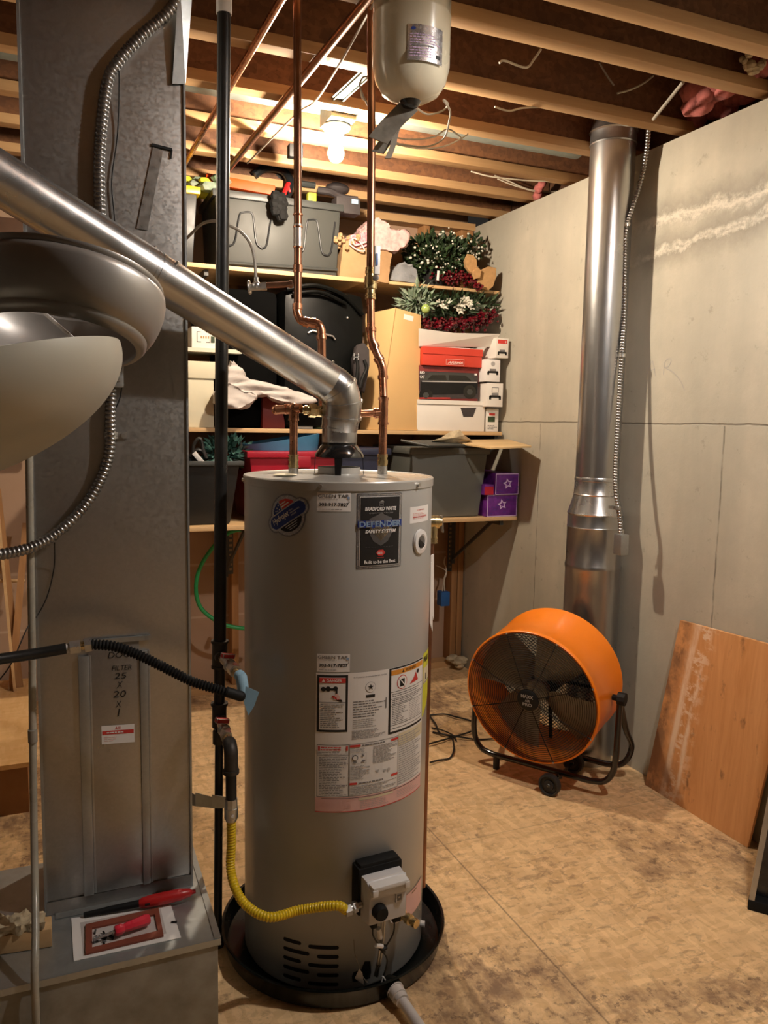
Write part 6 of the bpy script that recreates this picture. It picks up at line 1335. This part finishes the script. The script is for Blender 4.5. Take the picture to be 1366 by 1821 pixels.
g = MB(); g.cyl(G(.085, -.01, .045), G(.085, -.30, .045), .006, M['gloss_black'], n=12); g.box(G(.085, -.13, .035)-V((.01, .01, 0)), G(.085, -.13, .06)+V((.01, .01, 0)), M['gloss_black']); g.build('axle', fan)
for d in (-.030, -.295):
    w0 = G(.085, d, .045); g = MB(); g.lathe([(.001, -.010), (.020, -.012), (.022, -.006), (.034, -.006), (.036, -.014), (.043, -.013), (.045, -.006), (.045, .010), (.040, .014), (.001, .012)], w0, M['rubber'], -nh, 36); wh = g.build('wheel', fan)
    g = MB(); g.sph(w0+nh*.013, .0075, M['zinc'], 10, (1, 1, 1)); g.build('hub_cap', wh)
for a, d, z in ((-.20, -.13, .058), (-.20, -.34, .055)):
    g = MB(); g.cyl(G(a, d, z), G(a, d, .0), .014, M['rubber'], n=14); g.build('rubber_foot', fan)
# cords on the floor
def cord(pts, l, m='wire', r=.0042):
    g = MB(); g.tube(cr([pz_(a, b, .006+.004*(i % 3)) for i, (a, b) in enumerate(pts)], 8), r, M[m], 8); return solo(g, 'power_cord', l, 'cord')
cord([(762, 1272), (790, 1270), (812, 1275), (835, 1281), (846, 1287), (838, 1300), (815, 1308), (795, 1314), (770, 1321), (755, 1326)], 'black cord loop on the floor nearest the back wall, left of the fan')
cord([(765, 1274), (775, 1288), (782, 1303), (802, 1310), (806, 1318), (807, 1334), (800, 1348), (780, 1352), (765, 1356)], 'black cord curving down toward the camera, left of the fan')
cord([(770, 1302), (790, 1306), (815, 1310), (850, 1315), (885, 1313)], 'black cord running straight to the drum fan')
cord([(768, 1294), (785, 1298), (805, 1307), (812, 1318)], 'short dark cord crossing the loops left of the fan', r=.0035)
# ------------------------------------------------------------------ plywood leaning on the concrete
P_ = [V((2.262, 2.493, .001)), V((2.262, 1.962, .001)), V((2.306, 1.865, .742)), V((2.306, 2.397, .722))]
s = NT('stained_plywood'); x, y, z = s.xyz()
q = s.mapv((4, 2.4, 1.2), rot=(.0, 0, 0)); gr_ = s.noise(1, 7, .65, s.mapv((10, 26, 2.2), rot=(.13, 0, 0)), 1.2)
c_ = s.mix(s.rng(gr_, .3, .7), (.74, .38, .16), (.60, .28, .10)); c_ = s.mix(s.rng(s.noise(14, 5, .6, s.mapv((1, 1.3, .7))), .60, .72, 0, .8), c_, (.20, .09, .04))
yy = s.ma('ADD', y, s.ma('MULTIPLY', z, .125)); wv = s.ma('MULTIPLY', s.ma('SUBTRACT', s.noise(5, 5, .7), .5), .05)
def strip(at, w0, w1, k=1.): return s.rng(s.ma('ABSOLUTE', s.ma('SUBTRACT', s.ma('ADD', yy, s.ma('MULTIPLY', wv, k)), at)), w0, w1, 1, 0)
pat = s.rng(s.noise(9, 6, .75, s.mapv((1, 1, .35))), .43, .54); pat2 = s.rng(s.noise(26, 5, .7, s.mapv((1, .6, 1))), .50, .58)
wm = s.ma('MAXIMUM', s.ma('MULTIPLY', strip(.215, .008, .020, .4), s.rng(pat, 0, 1, .45, 1)), s.ma('MULTIPLY', strip(.150, .004, .016), pat))
wm = s.ma('MAXIMUM', wm, s.ma('MULTIPLY', s.ma('MULTIPLY', strip(.175, .02, .075), pat2), .9)); c_ = s.mix(s.ma('MULTIPLY', wm, .85), c_, (.86, .68, .50))
dk = s.ma('MULTIPLY', s.rng(yy, .225, .275), s.rng(s.noise(6, 5, .7), .40, .56)); dk2 = s.ma('MULTIPLY', s.ma('MULTIPLY', s.rng(z, .25, .05), s.rng(yy, .10, .20)), s.rng(s.noise(7, 5, .7), .35, .6)); c_ = s.mix(s.ma('MULTIPLY', s.ma('MAXIMUM', dk, dk2), .75), c_, (.16, .085, .05))
s.set(col=c_, rough=.5); s.bump(gr_, .2, .002); M['ply'] = s.m
g = MB(); g.slab(P_, (.011, 0, .001), M['ply']); solo(g, 'plywood_sheet', 'stained orange plywood sheet leaning on the concrete wall at right', 'plywood')
# ------------------------------------------------------------------ ladder foot, far right
ld = thing('step_ladder', (1.99, 1.69, 0), 'grey aluminium ladder leg with black foot, cut off at the right edge', 'ladder')
p0 = V((1.972, 1.693, .012)); p1 = pd(1382, 1330, 2.42); dr = (p1-p0).normalized(); p2 = p0+dr*1.5
toR = V((.62, -.78, 0)); g = MB()
def lchan(o_):
    g = MB(); a, b = p0+o_, p2+o_; g.slab([a, a+toR*.016, b+toR*.016, b], V((.30, .24, 0))*.10, M['alu']); g.slab([a+V((.030, .024, 0)), a+toR*.060+V((.030, .024, 0)), b+toR*.060+V((.030, .024, 0)), b+V((.030, .024, 0))], V((.5, .4, 0))*.006, M['webdark']); g.slab([a+toR*.056, a+toR*.060, b+toR*.060, b+toR*.056], V((.30, .24, 0))*.10, M['alu']); return g.build('side_rail', ld)
lchan(V((0, 0, 0))); lchan(toR*.36)
for o_ in (V((0, 0, 0)), toR*.36):
    g = MB(); a = p0+o_-V((.006, .004, .012)); g.hexa([a, a+toR*.075, a+toR*.075+V((.04, .03, 0)), a+V((.04, .03, 0)), a+V((.004, .003, .030)), a+toR*.068+V((.006, .004, .030)), a+toR*.068+V((.04, .03, .03)), a+V((.04, .03, .03))], M['black']); g.build('rubber_foot', ld, bevel=.003)
for k in range(1, 5): g = MB(); a = p0+dr*(.30*k); g.slab([a+toR*.06, a+toR*.36, a+toR*.36+V((.07, .055, 0)), a+toR*.06+V((.07, .055, 0))], (0, 0, .012), M['alu']); g.build('step', ld)
# ------------------------------------------------------------------ odds and ends at the back and left
g = MB(); q = py_(788, 1063, 4.13); g.box((q.x-.026, 4.10, q.z-.045), (q.x+.030, 4.16, q.z+.040), M['blue']); bx_ = solo(g, 'blue_box', 'small blue box hanging on a white cord right of the water heater', 'box', bevel=.004)
g = MB(); g.tube(cr([V((q.x+.010, 4.13, q.z+.04)), py_(790, 1030, 4.14), py_(794, 1015, 4.15), py_(790, 1000, 4.18), py_(792, 990, WB-.004)]), .004, M['romex'], 8); g.tube(cr([V((q.x-.006, 4.13, q.z+.04)), py_(789, 1035, 4.14), py_(794, 1018, 4.15), py_(786, 1010, 4.17), py_(776, 1006, 4.18)]), .003, M['romex'], 8); g.build('hanging_cord', bx_)
g = MB(); g.tube(cr([py_(470, 948, 3.95), py_(430, 942, 3.98), py_(400, 952, 4.0), py_(370, 985, 4.02), py_(352, 1020, 4.03), py_(349, 1055, 4.03), py_(358, 1082, 4.03), py_(380, 1101, 4.02), py_(402, 1112, 4.0), py_(440, 1118, 3.98), py_(480, 1115, 3.95)]), .0105, M['green'], 12); solo(g, 'green_hose', 'bright green hose looping out behind the black gas pipe', 'hose')
g = MB(); c0 = py_(399, 1108, 4.12); g.cyl(c0, c0-V((0, .05, 0)), .012, M['brass'], n=12); g.sph(c0-V((0, .05, 0)), .016, M['brass'], 10); solo(g, 'brass_hose_bib', 'small brass knob on the stud beside the gas pipe', 'valve')
random.seed(6); g = MB()
for i in range(14): c0 = V((random.uniform(2.22, 2.31), random.uniform(4.12, 4.20), random.uniform(.02, .07))); g.sph(c0, .028, M['foam'], 8, (1.2, 1, .6))
solo(g, 'insulation_scrap', 'pale insulation scrap at the foot of the corner studs', 'insulation')
# pink insulation stuffed above the concrete
def ins(a, b, n_, sp, l, m='pinkins', sz=(.03, .055)):
    g = MB()
    for i in range(n_):
        t = random.random(); p = V(a)*(1-t)+V(b)*t; g.sph(p+V((random.uniform(0, sp), random.uniform(-sp, sp)*.6, random.uniform(-sp, sp)*.8)), random.uniform(*sz), M[m], 8, (.8, 1.2, .9))
    return solo(g, 'pink_insulation', l, 'insulation', ang=80)
ins((2.385, 2.62, 2.73), (2.385, 1.7, 2.80), 60, .05, 'pink fibre insulation stuffed above the concrete wall, near the mineral stains')
ins((2.22, 2.42, 2.70), (2.27, 2.08, 2.74), 46, .04, 'loose pink fibre insulation hanging in front of the wall top at the upper right')
ins((2.32, 3.55, 2.70), (2.35, 3.62, 2.66), 8, .015, 'pinkish insulation tuft at the wall top by the far joists', 'pinkins', (.015, .03))
ins((2.27, 3.02, 2.72), (2.30, 3.0, 2.66), 6, .010, 'pale insulation tuft beside the top of the tall duct', 'foam', (.012, .02))
g = MB(); c0 = pz_(1338, 112, 2.70)
for i in range(10): g.sph(c0+V((random.uniform(-.03, .03), random.uniform(-.02, .02), random.uniform(-.03, .02))), random.uniform(.010, .020), M['foam'], 8)
solo(g, 'foam_scrap', 'pale foam scrap hanging from the joist at the top right corner', 'insulation')
# raised platform at left and boards leaning behind it
g = MB(); zp = .20; pf = thing('plywood_platform', (-.5, 3.6, 0), 'low raised wooden platform seen at the left edge behind the duct', 'platform')
a0 = pz_(55, 1355, zp); MB().box((-1.6, a0.y, zp-.018), (a0.x, 4.18, zp), M['osb_step']).build('deck', pf); MB().box((-1.58, a0.y+.012, .0), (a0.x-.012, 4.16, zp-.0185), M['brownface']).build('frame', pf)
for i, (pa, pb, w, m, l) in enumerate([((34, 1212), (-6, 870), .035, 'stud', 'narrow brown board leaning on the wall at far left, front one'), ((20, 1212), (46, 930), .030, 'stud', 'dark leaning stick crossing behind the conduit loop at far left'), ((26, 1210), (-4, 905), .012, 'shelfw', 'pale thin strip of wood leaning at far left')]):
    q0 = py_(pa[0], pa[1], 4.05-.03*i); q0.z = zp+.001; q1 = py_(pb[0], pb[1], 4.16-.02*i); g = MB(); g.bar(q0, q1, w, .016, M[m], (0, 1, 0)); solo(g, 'leaning_board', l, 'board')
M['darkbrown'] = pm('darkening_brown', (.085, .035, .014), .65)
q0, q1 = py_(-60, 800, 4.195), py_(60, 392, 4.195); solo(MB().box((-1.3, 4.188, q0.z), (q1.x, 4.208, q1.z), M['darkbrown']), 'added_dark_panel', 'dark brown panel added to darken the back wall, left of the tall duct behind the glass bowl', 'board', bevel=.002)  # panel added to keep this lit stretch of back wall dark
g = MB(); g.tube([py_(-20, 1033, 4.19), py_(45, 1033, 4.19)], .008, M['shelfw'], 8); solo(g, 'wooden_dowel', 'thin pale rail on the wall behind the leaning boards at far left', 'rail')
g = MB(); z0 = PZT+.001; a0, a1 = pz_(-90, 1712, z0), pz_(93, 1684, z0); bl = V((0, .055, 0))
g.slab([a0, a1, a1+bl, a0+bl], (0, 0, .045), M['shelfw']); wb = solo(g, 'wood_block', 'short offcut of lumber topped with torn foam on the sheet metal box', 'wood block', bevel=.003)
g = MB(); random.seed(2)
P_ = [a0, a1-V((.014, 0, 0)), a1+bl-V((.02, 0, 0)), a0+bl]
g.slab([p+V((0, 0, .0455)) for p in P_], (0, 0, .020), M['foam']); g.build('torn_foam', wb, ang=50, crumple=(5, .009, 45))
# cloudy plastic draped at the left edge
random.seed(19); g = MB(); rows = []
for i in range(12):
    y_ = 1140+(1560-1140)*i/11; row = []
    for j in range(7):
        x_ = -70+j*(12.5+(2 if i in (3, 4, 9, 10) else -1)); row.append(pd(x_+random.uniform(-3, 3), y_, 1.55+.03*math.sin(j*2.1+i*.9)+random.uniform(-.006, .006)))
    rows.append(row)
vs = [p for r_ in rows for p in r_]; fs = [(a*7+b, a*7+b+1, a*7+b+8, a*7+b+7) for a in range(11) for b in range(6)]
# ------------------------------------------------------------------ things lying on the sheet metal box
zt_ = PZT+.0008
a0, a1, a2, a3 = pz_(127, 1634, zt_), pz_(303, 1607, zt_), pz_(322, 1668, zt_), pz_(131, 1710, zt_)
g = MB(); g.slab([a0, a1, a2, a3], (0, 0, .0015), M['paper']); pk = solo(g, 'white_packaging_card', 'white packaging card lying on the sheet metal box', 'packaging', smooth=False)
b = [pz_(x_, y_, zt_+.0016) for x_, y_ in ((143, 1641), (285, 1614), (296, 1660), (148, 1700))]
g = MB(); g.slab(b, (0, 0, .0006), M['cloth_w']); g.build('inner_tray', pk, smooth=False)
g = MB()
def gk(k): return [(pz_(x_, y_, zt_+.0024)) for x_, y_ in k]
o_ = gk([(152, 1647), (282, 1617), (291, 1666), (152, 1699)]); i_ = gk([(164, 1653), (275, 1629), (281, 1658), (164, 1688)])
g.add(o_+i_+[p+V((0, 0, .005)) for p in o_+i_], [(0, 1, 5, 4), (1, 2, 6, 5), (2, 3, 7, 6), (3, 0, 4, 7), (8, 9, 13, 12), (9, 10, 14, 13), (10, 11, 15, 14), (11, 8, 12, 15), (0, 1, 9, 8), (1, 2, 10, 9), (2, 3, 11, 10), (3, 0, 8, 11), (4, 5, 13, 12), (5, 6, 14, 13), (6, 7, 15, 14), (7, 4, 12, 15)], M['gasket'])
solo(g, 'rubber_gasket', 'red-brown rectangular gasket frame on the white packaging card', 'gasket')
zs = zt_+.022; h0, h1, h2 = pz_(204, 1656, zs), pz_(270, 1632, zs), pz_(166, 1672, zs-.010)
sd_ = thing('screwdriver', (h0.x, h0.y, zt_), 'screwdriver with clear red handle lying across the gasket', 'screwdriver'); d_ = (h1-h0).normalized()
g = MB(); P = [h0+d_*t for t in (0, .004, .016, .022, .030, .075, .084)]; g.tube(P, .012, M['redh'], 8, True, [.010, .0125, .0125, .0095, .0115, .0140, .0110]); g.build('handle', sd_)
g = MB(); g.cyl(h0, h2, .0035, M['silver'], n=10); g.bar(h2+(h0-h2)*.15, h2, .008, .0025, M['silver']); g.build('blade', sd_)
g = MB(); random.seed(12)
for i in range(22): q = pz_(random.uniform(168, 205), random.uniform(1660, 1680), zt_+.004); q2 = q+V((random.uniform(-.012, .012), random.uniform(-.008, .008), random.uniform(0, .006))); g.cyl(q, q2, .0022, M['wire'] if i % 3 else M['silver'], n=6)
solo(g, 'loose_screws', 'small heap of dark and silver screws beside the screwdriver tip', 'screws')['kind'] = 'stuff'
k0 = pz_(246, 1607, zt_+.016); k1 = pz_(348, 1585, zt_+.024); d_ = (k1-k0).normalized()
vt_ = thing('red_tester', ((k0+k1)/2).to_tuple()[:2]+(zt_,), 'red and black pen-shaped tester lying against the foot of the duct', 'tool')
g = MB(); P = [k0+d_*t*(k1-k0).length for t in (0, .06, .2, .45, .72, .90, .93, 1.0)]; g.tube(P, .014, M['red'], 14, True, [.008, .0125, .0145, .0155, .0145, .010, .006, .005]); g.build('body', vt_)
g = MB(); q = k0+d_*.026-F*.0135; g.bar(q-d_*.006, q+d_*.006, .009, .004, M['ink']); g.build('button', vt_, bevel=.001)
t0_ = pz_(149, 1627, zt_+.008); g = MB(); g.tube([k0+d_*.004, (k0+t0_)/2, t0_], .008, M['black'], 12, True, [.009, .0085, .006]); g.build('black_probe', vt_)
g = MB(); q = pz_(305, 1640, zt_+.003); g.cyl(q, q+V((.012, -.006, .002)), .0025, M['ink'], n=8); solo(g, 'small_bolt', 'tiny dark bolt on the right end of the packaging card', 'bolt')
